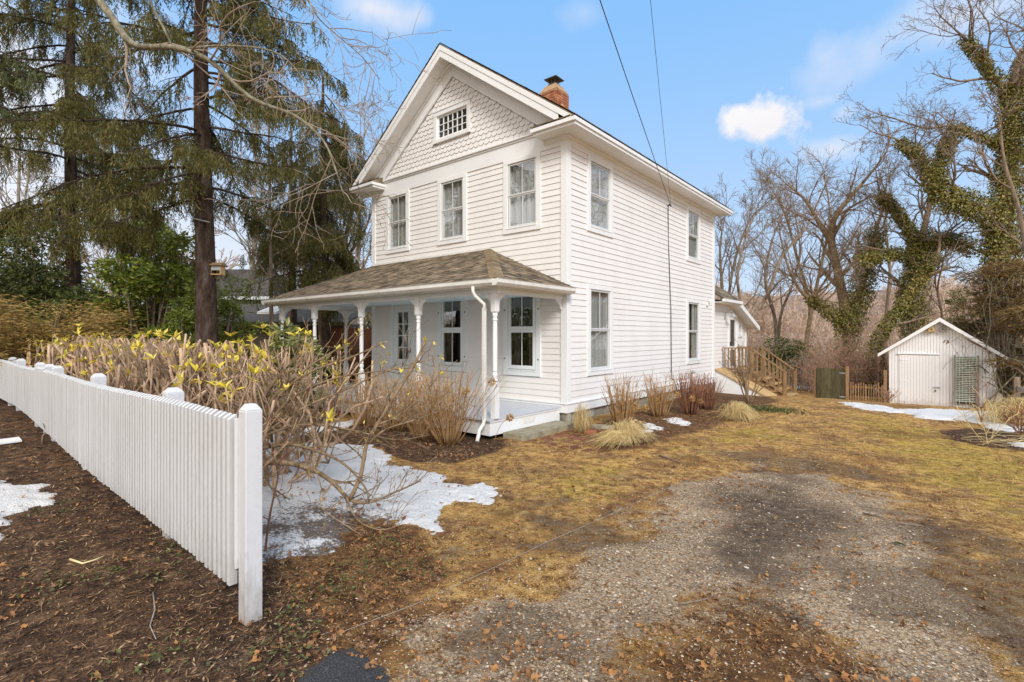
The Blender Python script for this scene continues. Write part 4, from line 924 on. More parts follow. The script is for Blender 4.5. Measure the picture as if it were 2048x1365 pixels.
for x, y, ds in [(-.12, -1.91, (pi, pi/2)), (-2.03, -1.91, (0, pi)), (-3.86, -1.91, (0, pi)), (-5.74, -1.91, (0, pi)), (-7.31, -1.91, (0, pi/2)), (-7.31, -.10, (pi/2, -pi/2)), (-7.31, 1.9, (pi/2, -pi/2))]:
    o = obj('porch_post', pm, None, house, .004); o.location = (x-HC[0], y-HC[1], -HC[2])
    for r_ in ds:
        b = bpy.data.objects.new('bracket', bm_); C.objects.link(b); b.parent = o; b.location = (cos(r_)*.052, sin(r_)*.052, 2.385); b.rotation_euler = (0, 0, r_)
b = obj('bracket', bm_, None, house, .003); b.location = (-.09-HC[0], -.045-HC[1], 2.385); b.rotation_euler = (0, 0, -pi/2)
# concrete porch step
mb = MB(); mb.box(-.12, .30, -1.72, -.18, -.1, .095); solo('porch_step', mb, M['concrete'], 'mossy concrete step slab beside the right end of the porch', 'step', bevel=.012)

# ---- rear wing of the house
XW = -.12; ELL = Fr((XW, D, 0), (0, 1, 0), (1, 0, 0)); e0, e1 = .03, 4.0
dH = (1.92, 2.78, .47, 2.38); wH = (2.95, 3.42, 1.62, 2.12)
mb = clap(ELL, e0, e1, .34, 2.12, [dH, wH], .125)
zz = 2.12
while zz < 2.86:                                          # courses shorten under the lean-to rake
    ue = min(1.96+ (2.86-zz)/.33, e1); q = clap(ELL, e0, ue, zz, zz+.125, [dH], .125); mb.addn(np.concatenate(q.V), np.concatenate([l for l in q.L if len(l) == 4]).reshape(-1, 4)); zz += .125
obj('wing_wall', mb, M['siding'], house)
mb = MB(); ELL.box(mb, 0, e1, -3, -.02, -.6, 2.1); obj('wing_core', mb, M['trim'], house)
mb = MB(); ELL.box(mb, e1-.1, e1+.03, -.02, .035, -.5, 2.2); ELL.box(mb, 0, e1, -.02, .03, -.5, .335); obj('corner_board', mb, M['trim'], house, .003)
xg, yg, zg = .27, D+1.96, 2.86
mb = MB(); s = A((-1.0, 0, .68)); L = np.linalg.norm(s); s /= L; n = A((s[2], 0, -s[0]))
mb.prism([(xg, D+.02, zg), (xg-2.6, D+.02, zg+1.77), (xg-2.6, D+.02, zg+1.73), (xg, D+.02, zg-.04)], [(xg, yg+.05, zg), (xg-2.6, yg+.05, zg+1.77), (xg-2.6, yg+.05, zg+1.73), (xg, yg+.05, zg-.04)])
tabs(mb, (xg+.02, D+.03, zg+.004), (0, 1, 0), s, n, lambda t: 0, lambda t: 2.02, 3.0, .14, .25, seed=12)
s2 = A((0, -2.45, .82)); L2 = np.linalg.norm(s2); s2 = s2/L2
mb.prism([(xg, yg-.02, zg-.005), (xg, yg+2.42, zg-.81), (xg, yg+2.42, zg-.85), (xg, yg-.02, zg-.045)], [(xg-3, yg-.02, zg-.005), (xg-3, yg+2.42, zg-.81), (xg-3, yg+2.42, zg-.85), (xg-3, yg-.02, zg-.045)])
obj('wing_roof', mb, M['shingle'], house)
mb = MB(); mb.box(xg-.02, xg+.07, D+.04, yg+.06, zg-.10, zg-.01); mb.box(XW-.02, xg-.02, D+.04, yg, zg-.12, zg-.10); obj('wing_gutter', mb, M['trim'], house, .004)
mb = MB(); A0 = [(xg+.012, yg-.02, zg-.03), (xg+.012, yg+2.44, zg-.83), (xg+.012, yg+2.44, zg-1.0), (xg+.012, yg-.02, zg-.2)]
mb.prism(A0, [(x-.04, y, z) for x, y, z in A0]); S0 = [(xg-.03, yg, zg-.11), (xg-.03, yg+2.42, zg-.90), (XW, yg+2.42, zg-.90), (XW, yg, zg-.11)]; mb.prism(S0, [(x, y, z-.02) for x, y, z in S0])
obj('wing_rake', mb, M['trim'], house, .004)
mb = MB(); a, b, c, d = dH; ELL.box(mb, a-.1, a, 0, .045, c, d); ELL.box(mb, b, b+.1, 0, .045, c, d); ELL.box(mb, a-.1, b+.1, 0, .048, d, d+.1)
bd = obj('door', mb, M['trim'], house, .004)
mb = MB(); ELL.box(mb, a, a+.14, -.03, .02, c, d); ELL.box(mb, b-.14, b, -.03, .02, c, d); ELL.box(mb, a+.14, b-.14, -.03, .02, c, c+.15); ELL.box(mb, a+.14, b-.14, -.03, .02, d-.14, d); ELL.box(mb, a+.14, b-.14, -.03, .02, c+.72, c+.84); obj('screen_door', mb, M['trim'], bd, .004, True)
mb = MB(); ELL.box(mb, a+.13, b-.13, -.02, -.015, c+.1, d-.1); obj('screen', mb, M['iron'], bd, 0, True)
mb = MB(); ELL.box(mb, a+.05, a+.09, .02, .06, c+.88, c+1.0); obj('handle', mb, M['black'], bd, 0, True)
window(house, ELL, *wH[:2], *wH[2:], 2, 2, 'dark', .07)
# gooseneck lamp by the back door
q = ELL.p(1.45, 0, 2.32); mb = MB(); mb.tube([q+A((.01, 0, 0)), q+A((.05, 0, .14)), q+A((.16, .02, .2)), q+A((.27, .04, .16)), q+A((.28, .04, .10))], .011, 8); mb.lathe([(.03, .0), (.035, .1), (.02, .12)], q+A((.03, 0, -.08)), 10)
lm = obj('wall_lamp', mb, M['galv'], house)
mb = MB(); mb.lathe([(.125, 0), (.12, .012), (.055, .05), (.045, .10), (.0, .11)], q+A((.28, .04, .0)), 16); obj('lamp_shade', mb, M['galv'], lm, 0, True)
# service cable down the side wall, flood light, pipe
mb = MB(); mb.tube([(.05, 4.70, 5.05), (.035, 4.72, 4.9), (.03, 4.74, 4.2), (.03, 4.80, 3.3), (.03, 4.88, 2.4), (.035, 4.90, 1.2), (.03, 4.93, .62), (.06, 5.02, .46)], .0065, 6); mb.tube([(.035, 4.66, 5.0), (.033, 4.76, 4.0), (.033, 4.93, 2.2), (.03, 4.95, .7)], .004, 5)
mb.tube([(.02, 4.70, 5.06), (.08, 4.70, 5.10), (.12, 4.68, 5.04)], .018, 6); obj('service_cable', mb, M['black'], house)
mb = MB(); mb.box(.02, .07, 7.62, 7.74, 2.60, 2.72); mb.lathe([(.03, 0), (.055, .12), (.05, .14)], (.12, 7.68, 2.66), 10); obj('flood_light', mb, M['trim'], house, .004)
mb = MB(); mb.tube([(.10, 6.35, -.1), (.10, 6.35, .62)], .035, 10); pp = obj('vent_pipe', mb, M['gutter'], house)
mb = MB(); mb.tube([(.10, 6.35, .62), (.10, 6.35, .70)], .045, 10); obj('pipe_cap', mb, M['galv'], pp, 0, True)

# ================================================================ overhead service wires
H0 = A((.12, 4.68, 5.05))
def wire(px0, py0, d0, r, sag, lab, k=2.2):
    b = P(px0, py0, d0); e = b+(b-H0)*k; t = np.linspace(0, 1, 30); pts = [H0+(e-H0)*s+A((0, 0, -sag*4*s*(1-s)+sag*4*(1/(1+k))*(1-1/(1+k))*(s*(1+k) if s*(1+k) < 1 else 1))) for s in t]
    solo('overhead_wire', MB().tube(pts, r, 6), M['black'], lab, 'wire', 'overhead service wires')
wire(1197, -8, 6.0, .0065, .22, 'thicker dark service wire rising left from the side wall across the sky')
wire(1300, -8, 6.6, .0035, .12, 'thinner dark wire beside the service wire, right of the two')

# ================================================================ brick paving scraps by the step
mb = MB(); rr = random.Random(6)
for i in range(12):
    for j in range(9):
        x = .36+i*.105; y = -1.75+j*.208+(i % 2)*.1
        if rr.random() < .8-.035*i: z = float(gz(x, y)); mb.box(x+.004, x+.098, y+.004, y+.198, z-.03, z+.006+rr.uniform(-.006, .006))
tag(obj('brick_path', mb, surf('worn_paver', (.10, .05, .03), (.22, .095, .055), 6, .95, (1, 1, 1), .6, .006, (.30, .17, .10), 40, .2, isl=.5), None, .004), kind='structure')
x, y = G(1180, 868); z = float(gz(x, y)); mb = MB(); mb.beam((x-.1, y-.04, z+.03), (x+.1, y+.05, z+.035), .095, .06); solo('loose_brick', mb, M['brick'], 'single loose red brick lying between step and straw clump', 'brick', bevel=.008)
x, y = G(1205, 858); z = float(gz(x, y)); mb = MB(); mb.prism([(x-.25, y-.05, z-.02), (x+.05, y-.14, z-.02), (x+.3, y+.1, z-.02), (x+.05, y+.2, z-.02)], [(x-.22, y-.05, z+.07), (x+.05, y-.11, z+.08), (x+.27, y+.1, z+.06), (x+.05, y+.17, z+.06)]); solo('edging_stone', mb, M['concrete'], 'mossy flat stone behind the loose red brick', 'stone', bevel=.02)

# ================================================================ white picket fence
FY = -6.80
fence = thing('picket_fence', 'long white painted picket fence running left from the square end post', 'fence', (2.23, FY, 0))
posts = [2.23, .62, -1.80, -4.08, -4.66, -5.42, -7.4, -8.45, -10.3]
pk = random.Random(2)
for i, x in enumerate(posts):
    mb = MB(); h = .062 if i else .050; yb = FY+.115 if i else FY+.035; top = 1.275 if i else 1.29; zb = float(gz0(x, yb))-.3
    q = [(-h, -h), (h, -h), (h, h), (-h, h)]
    mb.prism([(x+a, yb+b, zb) for a, b in q], [(x+a, yb+b, top-.038) for a, b in q])
    mb.prism([(x+a, yb+b, top-.038) for a, b in q], [(x+a*.5, yb+b*.5, top) for a, b in q])
    obj('post', mb, M['fencepaint'], fence, .006)
segs = list(zip(posts[:-1], posts[1:]))
for i, (a, b) in enumerate(segs):
    mb = MB(); x = a-.105 if i == 0 else a
    while x > b+.001:
        j = pk.uniform(-.004, .004); wd = .0185; top = 1.215+j*.4+.012*sin(x*1.3)+(.03 if i == 3 else 0); bot = .17+float(gz0(x, FY))+.02*sin(x*.9)+pk.uniform(-.006, .006); y0, y1 = FY-.050+pk.uniform(-.002, .002), FY-.004
        tl = pk.uniform(-.003, .003)
        pf = [(y0, bot), (y1, bot), (y1, top), (y1-.008, top), (y0, top-.026)]
        mb.prism([(x-wd+(tl if z > .6 else 0), y, z) for y, z in pf], [(x+wd+(tl if z > .6 else 0), y, z) for y, z in pf]); x -= .071
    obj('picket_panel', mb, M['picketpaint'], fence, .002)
    mb = MB(); m0, m1 = (a-.0, b+.0)
    for z in (.36+float(gz0(b, FY))*.7, 1.0): mb.box(m1+.001, m0-.001, FY-.0035, FY+.033, z, z+(.085 if z < .9 else .165))
    obj('rail', mb, M['fencepaint'], fence)
mb = MB(); mb.box(2.23-.075, 2.23-.055, FY-.03, FY+.05, .30, 1.20); obj('end_batten', mb, M['fencepaint'], fence, .003)

# ================================================================ cellar bulkhead, deck
bk = thing('cellar_bulkhead', 'sloping plank cellar doors with white sides against the rear wing', 'cellar doors', (.8, 8.95, -.1))
def bz(x): return .60-.50*x
mb = MB()
for k in range(6):
    y0 = 8.42+k*.165; o = random.uniform(-.006, .006); x1 = 1.62+random.uniform(-.03, .05)
    if k == 3: continue
    mb.prism([(-.0, y0, bz(0)+o), (x1, y0, bz(x1)+o), (x1, y0+.158, bz(x1)+o), (-.0, y0+.158, bz(0)+o)], [(-.0, y0, bz(0)+.04+o), (x1, y0, bz(x1)+.04+o), (x1, y0+.158, bz(x1)+.04+o), (-.0, y0+.158, bz(0)+.04+o)])
for k in (0,):
    y0 = 8.42+3*.165; mb.prism([(0, y0, bz(0)), (.75, y0, bz(.75)), (.75, y0+.158, bz(.75)), (0, y0+.158, bz(0))], [(0, y0, bz(0)+.04), (.75, y0, bz(.75)+.04), (.75, y0+.158, bz(.75)+.04), (0, y0+.158, bz(0)+.04)])
    mb.prism([(.80, y0, bz(.8)), (1.6, y0, bz(1.6)), (1.6, y0+.158, bz(1.6)), (.8, y0+.158, bz(.8))], [(.80, y0, bz(.8)+.04), (1.6, y0, bz(1.6)+.04), (1.6, y0+.158, bz(1.6)+.04), (.8, y0+.158, bz(.8)+.04)])
obj('door_planks', mb, M['plank'], bk, .004)
mb = MB(); mb.prism([(0, 8.46, -.5), (1.55, 8.46, -.5), (1.55, 8.46, bz(1.55)-.005), (0, 8.46, bz(0)-.005)], [(0, 9.36, -.5), (1.55, 9.36, -.5), (1.55, 9.36, bz(1.55)-.005), (0, 9.36, bz(0)-.005)]); obj('side_wall', mb, M['trim'], bk)
deck = thing('wooden_deck', 'small stained wooden deck with baluster railings and steps at the back door', 'deck', (.5, 10.2, -.3))
Y0, Y1, XD, DZ = 9.46, 10.95, .86, .45
mb = MB(); y = Y0
while y < Y1+.3: mb.box(XW+.05, XD, y+.003, y+.132, DZ-.035, DZ); y += .137
mb.box(XW+.05, XD-.02, Y0+.0, Y0+.035, DZ-.24, DZ-.036); mb.box(XD-.05, XD-.015, Y0+.036, Y1+.25, DZ-.24, DZ-.036); obj('platform', mb, M['lumber'], deck, .004)
def newel(x, y, z0, z1):
    mb = MB(); mb.box(x-.045, x+.045, y-.045, y+.045, z0, z1); obj('newel_post', mb, M['lumber'], deck, .006)
def rail(p, q, n, name='railing'):
    mb = MB(); p = A(p); q = A(q); mb.beam(p, q, .09, .035); lo = A((0, 0, -.70)); mb.beam(p+lo, q+lo, .04, .07)
    for k in range(n):
        c = p+(q-p)*(k+.5)/n; mb.box(c[0]-.017, c[0]+.017, c[1]-.017, c[1]+.017, c[2]-.72, c[2]-.018)
    obj(name, mb, M['lumber'], deck)
SX = 1.80; zr = 1.28; gl_ = -.24
rail((XW+.06, Y0+.03, zr), (XD-.05, Y0+.03, zr), 8); rail((XD-.05, Y0+.03, zr), (SX, Y0+.03, .56), 8, 'stair_rail')
rail((XW+.06, Y1+.2, zr), (XD-.05, Y1+.2, zr), 8); rail((XD-.05, Y1+.03, zr), (SX, Y1+.03, .53), 8, 'stair_rail')
for y in (Y0+.03, Y1+.03): newel(XD-.05, y, -.35, zr-.02); newel(SX, y, -.6, .58)
for k in range(4):
    z = DZ-.165*(k+1); x = XD+.01+k*.25; mb = MB(); mb.box(x, x+.275, Y0+.05, Y1-.02, z-.04, z); 
    mb.box(x-.0, x+.02, Y0+.10, Y1-.07, z+.0, z+.10) if False else None
    obj('stair_tread', mb, M['plank'], deck, .005)
mb = MB()
for y in (Y0+.08, Y1-.10): mb.prism([(XD, y, DZ-.04), (XD, y, DZ-.42), (SX+.1, y, -.62), (SX+.1, y, -.33)], [(XD, y+.04, DZ-.04), (XD, y+.04, DZ-.42), (SX+.1, y+.04, -.62), (SX+.1, y+.04, -.33)])
obj('stringer', mb, M['lumber'], deck)

# ================================================================ white shed
SX0, SX1, SY, SG = 4.27, 6.72, 11.76, -.52
shed = thing('garden_shed', 'small white board shed with gable roof, wide plank door and birdhouses', 'shed', ((SX0+SX1)/2, SY+1.4, SG))
M['shedpaint'] = paint('shed_white_paint', (.86, .86, .87), (.66, .63, .60), .55, .35)
muddy(M['shedpaint'], -.55, -.2, (.30, .22, .15), .8)
pkx, pkz, elz, erz = 5.49, 2.20, 1.10, 1.05
def shz(x): return elz+(pkz-elz)*(x-4.02)/(pkx-4.02) if x < pkx else erz+(pkz-erz)*(6.95-x)/(6.95-pkx)
mb = MB(); x = SX0; rr = random.Random(3); dx0, dx1, dz = 4.52, 5.46, 1.13
while x < SX1-.001:
    e = min(x+.072, SX1); zl = SG-.1 if not (dx0-.001 < x and e < dx1+.001) else dz
    q = rr.uniform(0, .004); a = [(x+.003, SY+q, zl), (e-.003, SY+q, zl), (e-.003, SY+q, shz(e)-.06), (x+.003, SY+q, shz(x)-.06)]
    mb.prism(a, [(u, SY+.03, z) for u, _, z in a]); x += .072
mb.box(SX0, SX0+.03, SY+.03, SY+2.8, SG-.1, shz(SX0)-.07); mb.box(SX1-.03, SX1, SY+.03, SY+2.8, SG-.1, shz(SX1)-.07); mb.box(SX0, SX1, SY+2.8, SY+2.83, SG-.1, 1.1)
obj('wall', mb, M['shedpaint'], shed, .002)
mb = MB(); mb.box(SX0+.04, SX1-.04, SY+.034, SY+.06, SG-.1, 1.0); obj('backing', mb, M['oldwood'], shed)
mb = MB(); x = dx0
while x < dx1-.001:
    e = min(x+.072, dx1); q = rr.uniform(0, .003); bt = SG+.03+rr.uniform(-.01, .02); mb.box(x+.0022+(.012 if x == dx0 else 0), e-.0022-(.012 if e > dx1-.001 else 0), SY-.022+q, SY+.006, bt, dz-.03); x += .072
sd_ = obj('door', mb, M['shedpaint'], shed, .002)
mb = MB()
for z in (.93, .28, -.33): mb.box(dx0+.02, dx0+.22, SY-.030, SY-.021, z, z+.035)
obj('hinge', mb, M['shedpaint'], sd_, .002, True)
mb = MB(); mb.box(dx1-.12, dx1+.05, SY-.042, SY-.028, .12, .155); obj('latch', mb, M['galv'], sd_, 0, True)
mb = MB(); mb.lathe([(.02, 0), (.022, .03), (.01, .04)], (dx1-.07, SY-.045, .02), 8); obj('knob', mb, M['iron'], sd_, 0, True)
mb = MB(); mb.box(dx0-.03, dx1+.04, SY-.045, SY-.002, dz-.015, dz+.02); obj('door_track', mb, M['shedpaint'], shed, .003)
mb = MB(); yb0, yb1 = SY-.22, SY+3.0
pr = [(4.0, elz), (pkx, pkz+.02), (6.97, erz), (6.97, erz-.035), (pkx, pkz-.02), (4.0, elz-.035)]
mb.prism([(x, yb0+.03, z+.02) for x, z in pr], [(x, yb1, z+.02) for x, z in pr]); obj('roof', mb, M['shingleg'], shed)
mb = MB()
for x0, z0, x1, z1 in ((4.0, elz, pkx, pkz), (6.97, erz, pkx, pkz)):
    q = [(x0, yb0, z0+.02), (x1, yb0, z1+.025), (x1, yb0, z1-.095), (x0, yb0, z0-.075)]; r_ = [(x, yb0+.028, z) for x, _, z in q]; mb.prism(q, r_)
    q = [(x0, yb0+.03, z0-.02), (x1, yb0+.03, z1-.022), (x1, SY, z1-.022), (x0, SY, z0-.02)]; mb.prism(q, [(x, y, z-.015) for x, y, z in q])
obj('bargeboard', mb, M['shedpaint'], shed, .003)
mb = MB()
for px_, pz, a in ((5.58, 1.47, .06), (5.70, 1.47, -.07), (5.64, 1.44, .1)):
    mb.beam((px_, SY-.008, pz), (px_+a*.6, SY-.008, pz+.09), .022, .006, (0, 1, 0))
M['scar'] = surf('rust_scar', (.16, .08, .04), (.32, .17, .09), 20, .9); obj('vine_scar', mb, M['scar'], shed); mb = MB()
mb.beam((6.10, SY-.008, 1.58), (6.42, SY-.008, 1.36), .03, .008, (0, 1, 0)); mb.beam((6.45, SY-.008, 1.34), (6.62, SY-.008, 1.18), .022, .008, (0, 1, 0))
obj('vine_scar', mb, M['scar'], shed)
# two birdhouses
for x, z, mt, lab, rot in ((5.30, 1.80, 'plank', 'round tan birdhouse high on the left of the shed gable', 0), (5.56, 1.80, 'greywood', 'dark grey pointed birdhouse high on the right of the shed gable', .0)):
    b = thing('birdhouse', lab, 'birdhouse', (x, SY-.06, z), 'birdhouses on the shed gable')
    mb = MB(); o = [(-.085, 0), (.085, 0), (.09, .06), (.05, .13), (.0, .17), (-.05, .13), (-.09, .06)] if not rot and mt == 'plank' else [(0, -.02), (.10, .07), (.0, .21), (-.10, .07)]
    mb.prism([(u, -.06, v) for u, v in o], [(u, .055, v) for u, v in o]); obj('box', mb, M[mt], b, .008, True)
    mb = MB(); t = np.linspace(0, 2*pi, 13)[:-1]; mb.prism([(.02*cos(a), -.064, .08+.02*sin(a)) for a in t], [(.02*cos(a), -.0605, .08+.02*sin(a)) for a in t]); obj('entrance_hole', mb, M['black'], b, 0, True)
# lattice trellis leaning on the shed
tr_ = thing('trellis', 'weathered lattice trellis panel standing against the shed wall', 'trellis', (6.08, SY-.08, SG))
mb = MB()
for x in (5.83, 6.33): mb.box(x-.022, x+.022, SY-.10, SY-.055, SG, 1.12)
obj('upright', mb, M['greywood'], tr_, .004)
M['lattice'] = surf('lattice_grey_green', (.48, .54, .47), (.66, .72, .64), 5, .8); mb = MB()
for k in range(7): x = 5.86+k*.073; mb.box(x-.006, x+.006, SY-.075, SY-.066, SG+.15+.06*(k % 3), 1.07)
for k in range(26): z = SG+.30+k*.052; mb.beam((5.85, SY-.080, z+rr.uniform(-.006, .006)), (6.31, SY-.080, z+rr.uniform(-.008, .008)), .008, .024)
obj('lattice', mb, M['lattice'], tr_)
mb = MB(); mb.box(5.855, 6.305, SY-.050, SY-.040, SG+.22, 1.06); obj('backing', mb, M['oldwood'], tr_)  # dark panel added behind the slats to darken the gaps between them
# leaning board at the right of the shed
mb = MB(); mb.prism([(6.50, SY-.30, SG-.03), (6.72, SY-.34, SG-.03), (6.86, SY-.08, .02), (6.66, SY-.05, .18)], [(6.50, SY-.275, SG-.03), (6.72, SY-.315, SG-.03), (6.86, SY-.055, .02), (6.66, SY-.025, .18)])
solo('leaning_board', mb, surf('tan_board', (.42, .33, .26), (.55, .45, .37), 4, .8), 'tan slab leaning on the right corner of the shed', 'board', bevel=.004)

# ================================================================ gate and low fences at the back
gt = thing('garden_gate', 'dark green weathered plank gate standing in the picket fence line', 'gate', (2.8, 11.7, -.5))
gl0, gr0 = 2.30, 3.12; mb = MB(); x = gl0; n = 6
for k in range(n):
    e = gl0+(gr0-gl0)*(k+1)/n; mb.box(x+.003, e-.003, 11.72, 11.745, -.46, .60+.012*random.random()); x = e
gb = obj('boards', mb, M['oldwood'], gt, .003)
mb = MB()
for z in (.44, -.34): mb.box(gr0-.16, gr0+.06, 11.712, 11.719, z, z+.03)
obj('hinge', mb, M['galv'], gt)
mb = MB(); mb.box(gl0-.07, gl0-.01, 11.75, 11.81, -.6, .56); mb.box(gr0+.01, gr0+.10, 11.70, 11.79, -.6, .68); obj('gate_post', mb, M['lumber'], gt, .005)
pf = thing('low_picket_fence', 'low brown picket fence between the dark gate and the shed', 'fence', (3.7, 11.75, -.5))
mb = MB(); x = 3.27; rr = random.Random(12)
while x < 4.16: h = .16+rr.uniform(-.05, .06); mb.beam((x, 11.74, -.5), (x+rr.uniform(-.012, .012), 11.74, h), .028, .018, (0, 1, 0)); x += .068
obj('pickets', mb, M['picket'], pf)
mb = MB(); mb.box(3.24, 4.2, 11.75, 11.78, -.32, -.27); mb.box(3.24, 4.2, 11.75, 11.78, .0, .05); obj('rail', mb, M['picket'], pf)
mb = MB(); mb.box(4.14, 4.22, 11.70, 11.78, -.6, .60); obj('post', mb, M['picket'], pf)
def backfence(p0, p1, h, lab, sp=.11, wd=.055, mt='greywood'):
    p0 = A(p0); p1 = A(p1); f = thing('back_picket_fence', lab, 'fence', (*((p0+p1)/2), float(gz0(*((p0+p1)/2)))), 'weathered fences far behind')
    L = np.linalg.norm(p1-p0); mb = MB(); n = int(L/sp)
    for k in range(n):
        c = p0+(p1-p0)*k/n; z = float(gz0(*c)); mb.box(c[0]-wd/2, c[0]+wd/2, c[1]-.01, c[1]+.01, z-.05, z+h+rr.uniform(-.04, .04))
    obj('pickets', mb, M[mt], f)
    mb = MB(); z0, z1 = float(gz0(*p0)), float(gz0(*p1))
    for k in (.25, .75): mb.beam((*p0+A((0, .035)), z0+h*k), (*p1+A((0, .035)), z1+h*k), .03, .07)
    obj('rail', mb, M[mt], f)
a, b = P(1560, 700, 24)[:2], P(1642, 700, 22)[:2]; backfence(a, b, .95, 'grey picket fence far behind the deck stairs left of the dark gate')
a, b = P(1688, 700, 24)[:2], P(1790, 700, 23)[:2]; backfence(a, b, .95, 'grey picket fence far behind the low brown pickets')
a = P(1765, 700, 20)[:2]; mb = MB(); mb.box(a[0]-.09, a[0]+.09, a[1]-.09, a[1]+.09, -1.1, .95); solo('fence_post', mb, M['oldwood'], 'mossy square fence post behind the low brown picket fence', 'post', bevel=.01)
rf = thing('rail_fence', 'dark post and rail fence section at the right edge beside the shed', 'fence', (*P(2042, 800, 12.5)[:2], -.4))
p0, p1 = P(2034, 800, 13.2), P(2110, 800, 11.5)
for q in (p0, p1): mb = MB(); mb.box(q[0]-.06, q[0]+.06, q[1]-.06, q[1]+.06, -.7, .62); obj('post', mb, M['barkdark'], rf, .01)
mb = MB()
for z in (-.15, .27): mb.beam((p0[0], p0[1], z+.06), (p1[0], p1[1], z-.04), .04, .13)
obj('rail', mb, M['greywood'], rf)

# ================================================================ neighbours beyond the trees at left
nb = thing('neighbour_house', 'pale green neighbouring house with steep grey roof glimpsed beyond the spruce trunk', 'house', (*P(480, 700, 24)[:2], 0))
c = P(480, 671, 24); ux = A((*RV, 0)); vy = A((*VV, 0)); up = A((0, 0, 1.0))
M['greenwall'] = paint('pale_green_wall', (.50, .58, .38), (.38, .44, .29), .6)
L_, Rr = -1.9, 1.75; zt_, ze = 4.75, 3.5
def wpt(u, v, z): return A((c[0], c[1], 0))+ux*u+vy*v+up*z
mb = MB(); mb.prism([wpt(L_-2, 0, -.5), wpt(Rr-.15, 0, -.5), wpt(Rr-.15, 4, -.5), wpt(L_-2, 4, -.5)], [wpt(L_-2, 0, ze), wpt(Rr-.15, 0, ze), wpt(Rr-.15, 4, ze), wpt(L_-2, 4, ze)]); obj('wall', mb, M['greenwall'], nb)
mb = MB(); mb.prism([wpt(L_-2.2, -.3, ze-.0), wpt(Rr, -.3, ze-.0), wpt(Rr, 4.3, ze), wpt(L_-2.2, 4.3, ze)], [wpt(L_-2.2, 1.9, zt_+.3), wpt(Rr-1.15, 1.9, zt_+.3), wpt(Rr-1.15, 2.1, zt_+.3), wpt(L_-2.2, 2.1, zt_+.3)]); obj('roof', mb, M['shingleg'], nb)
mb = MB(); mb.prism([wpt(L_-2.2, -.36, ze-.14), wpt(Rr, -.36, ze-.14), wpt(Rr, -.30, ze-.14), wpt(L_-2.2, -.30, ze-.14)], [wpt(L_-2.2, -.36, ze+.0), wpt(Rr, -.36, ze+.0), wpt(Rr, -.30, ze), wpt(L_-2.2, -.30, ze)]); obj('eave_board', mb, M['trim'], nb)
gr_ = thing('neighbour_garage', 'low brown garage with shallow grey roof behind the porch posts', 'garage', (*P(560, 700, 20)[:2], 0))
c = P(560, 671, 20)
mb = MB(); mb.prism([wpt(-3.2, 0, -.5), wpt(2.6, 0, -.5), wpt(2.6, 4, -.5), wpt(-3.2, 4, -.5)], [wpt(-3.2, 0, 2.15), wpt(2.6, 0, 2.15), wpt(2.6, 4, 2.15), wpt(-3.2, 4, 2.15)]); obj('wall', mb, surf('brown_wall', (.09, .075, .05), (.16, .135, .09), 4, .9), gr_)
mb = MB(); mb.prism([wpt(-3.4, -.4, 2.15), wpt(2.8, -.4, 2.15), wpt(2.8, 3.2, 3.0), wpt(-3.4, 3.2, 3.0)], [wpt(-3.4, -.4, 2.22), wpt(2.8, -.4, 2.22), wpt(2.8, 3.2, 3.08), wpt(-3.4, 3.2, 3.08)]); obj('roof', mb, M['shingleg'], gr_)
mb = MB(); mb.prism([wpt(-1.4, 1.0, 2.57), wpt(-.6, 1.0, 2.57), wpt(-.6, 2.2, 2.86), wpt(-1.4, 2.2, 2.86)], [wpt(-1.4, 1.0, 2.67), wpt(-.6, 1.0, 2.67), wpt(-.6, 2.2, 2.96), wpt(-1.4, 2.2, 2.96)]); obj('skylight', mb, M['gutter'], gr_)
mb = MB(); mb.prism([wpt(-3.4, -.44, 2.05), wpt(2.8, -.44, 2.05), wpt(2.8, -.4, 2.05), wpt(-3.4, -.4, 2.05)], [wpt(-3.4, -.44, 2.22), wpt(2.8, -.44, 2.22), wpt(2.8, -.4, 2.22), wpt(-3.4, -.4, 2.22)]); obj('eave_board', mb, M['oldwood'], gr_)
st = thing('stockade_fence', 'red brown board fence glimpsed behind the porch posts', 'fence', (*P(715, 700, 17)[:2], 0))
c = P(715, 671, 17); mb = MB()
for k in range(26): 
    u = -1.2+k*.13; mb.prism([wpt(u, 0, -.4), wpt(u+.125, 0, -.4), wpt(u+.125, .02, -.4), wpt(u, .02, -.4)], [wpt(u, 0, 1.95), wpt(u+.125, 0, 1.95), wpt(u+.125, .02, 1.95), wpt(u, .02, 1.95)])
obj('boards', mb, surf('red_brown_board', (.12, .045, .022), (.22, .09, .045), 4, .85, (6, 6, 1), isl=.4), st)
mb = MB()
for z in (.3, 1.5): mb.beam(wpt(-1.2, .06, z), wpt(2.2, .06, z), .04, .09)
obj('rail', mb, M['lumber'], st)
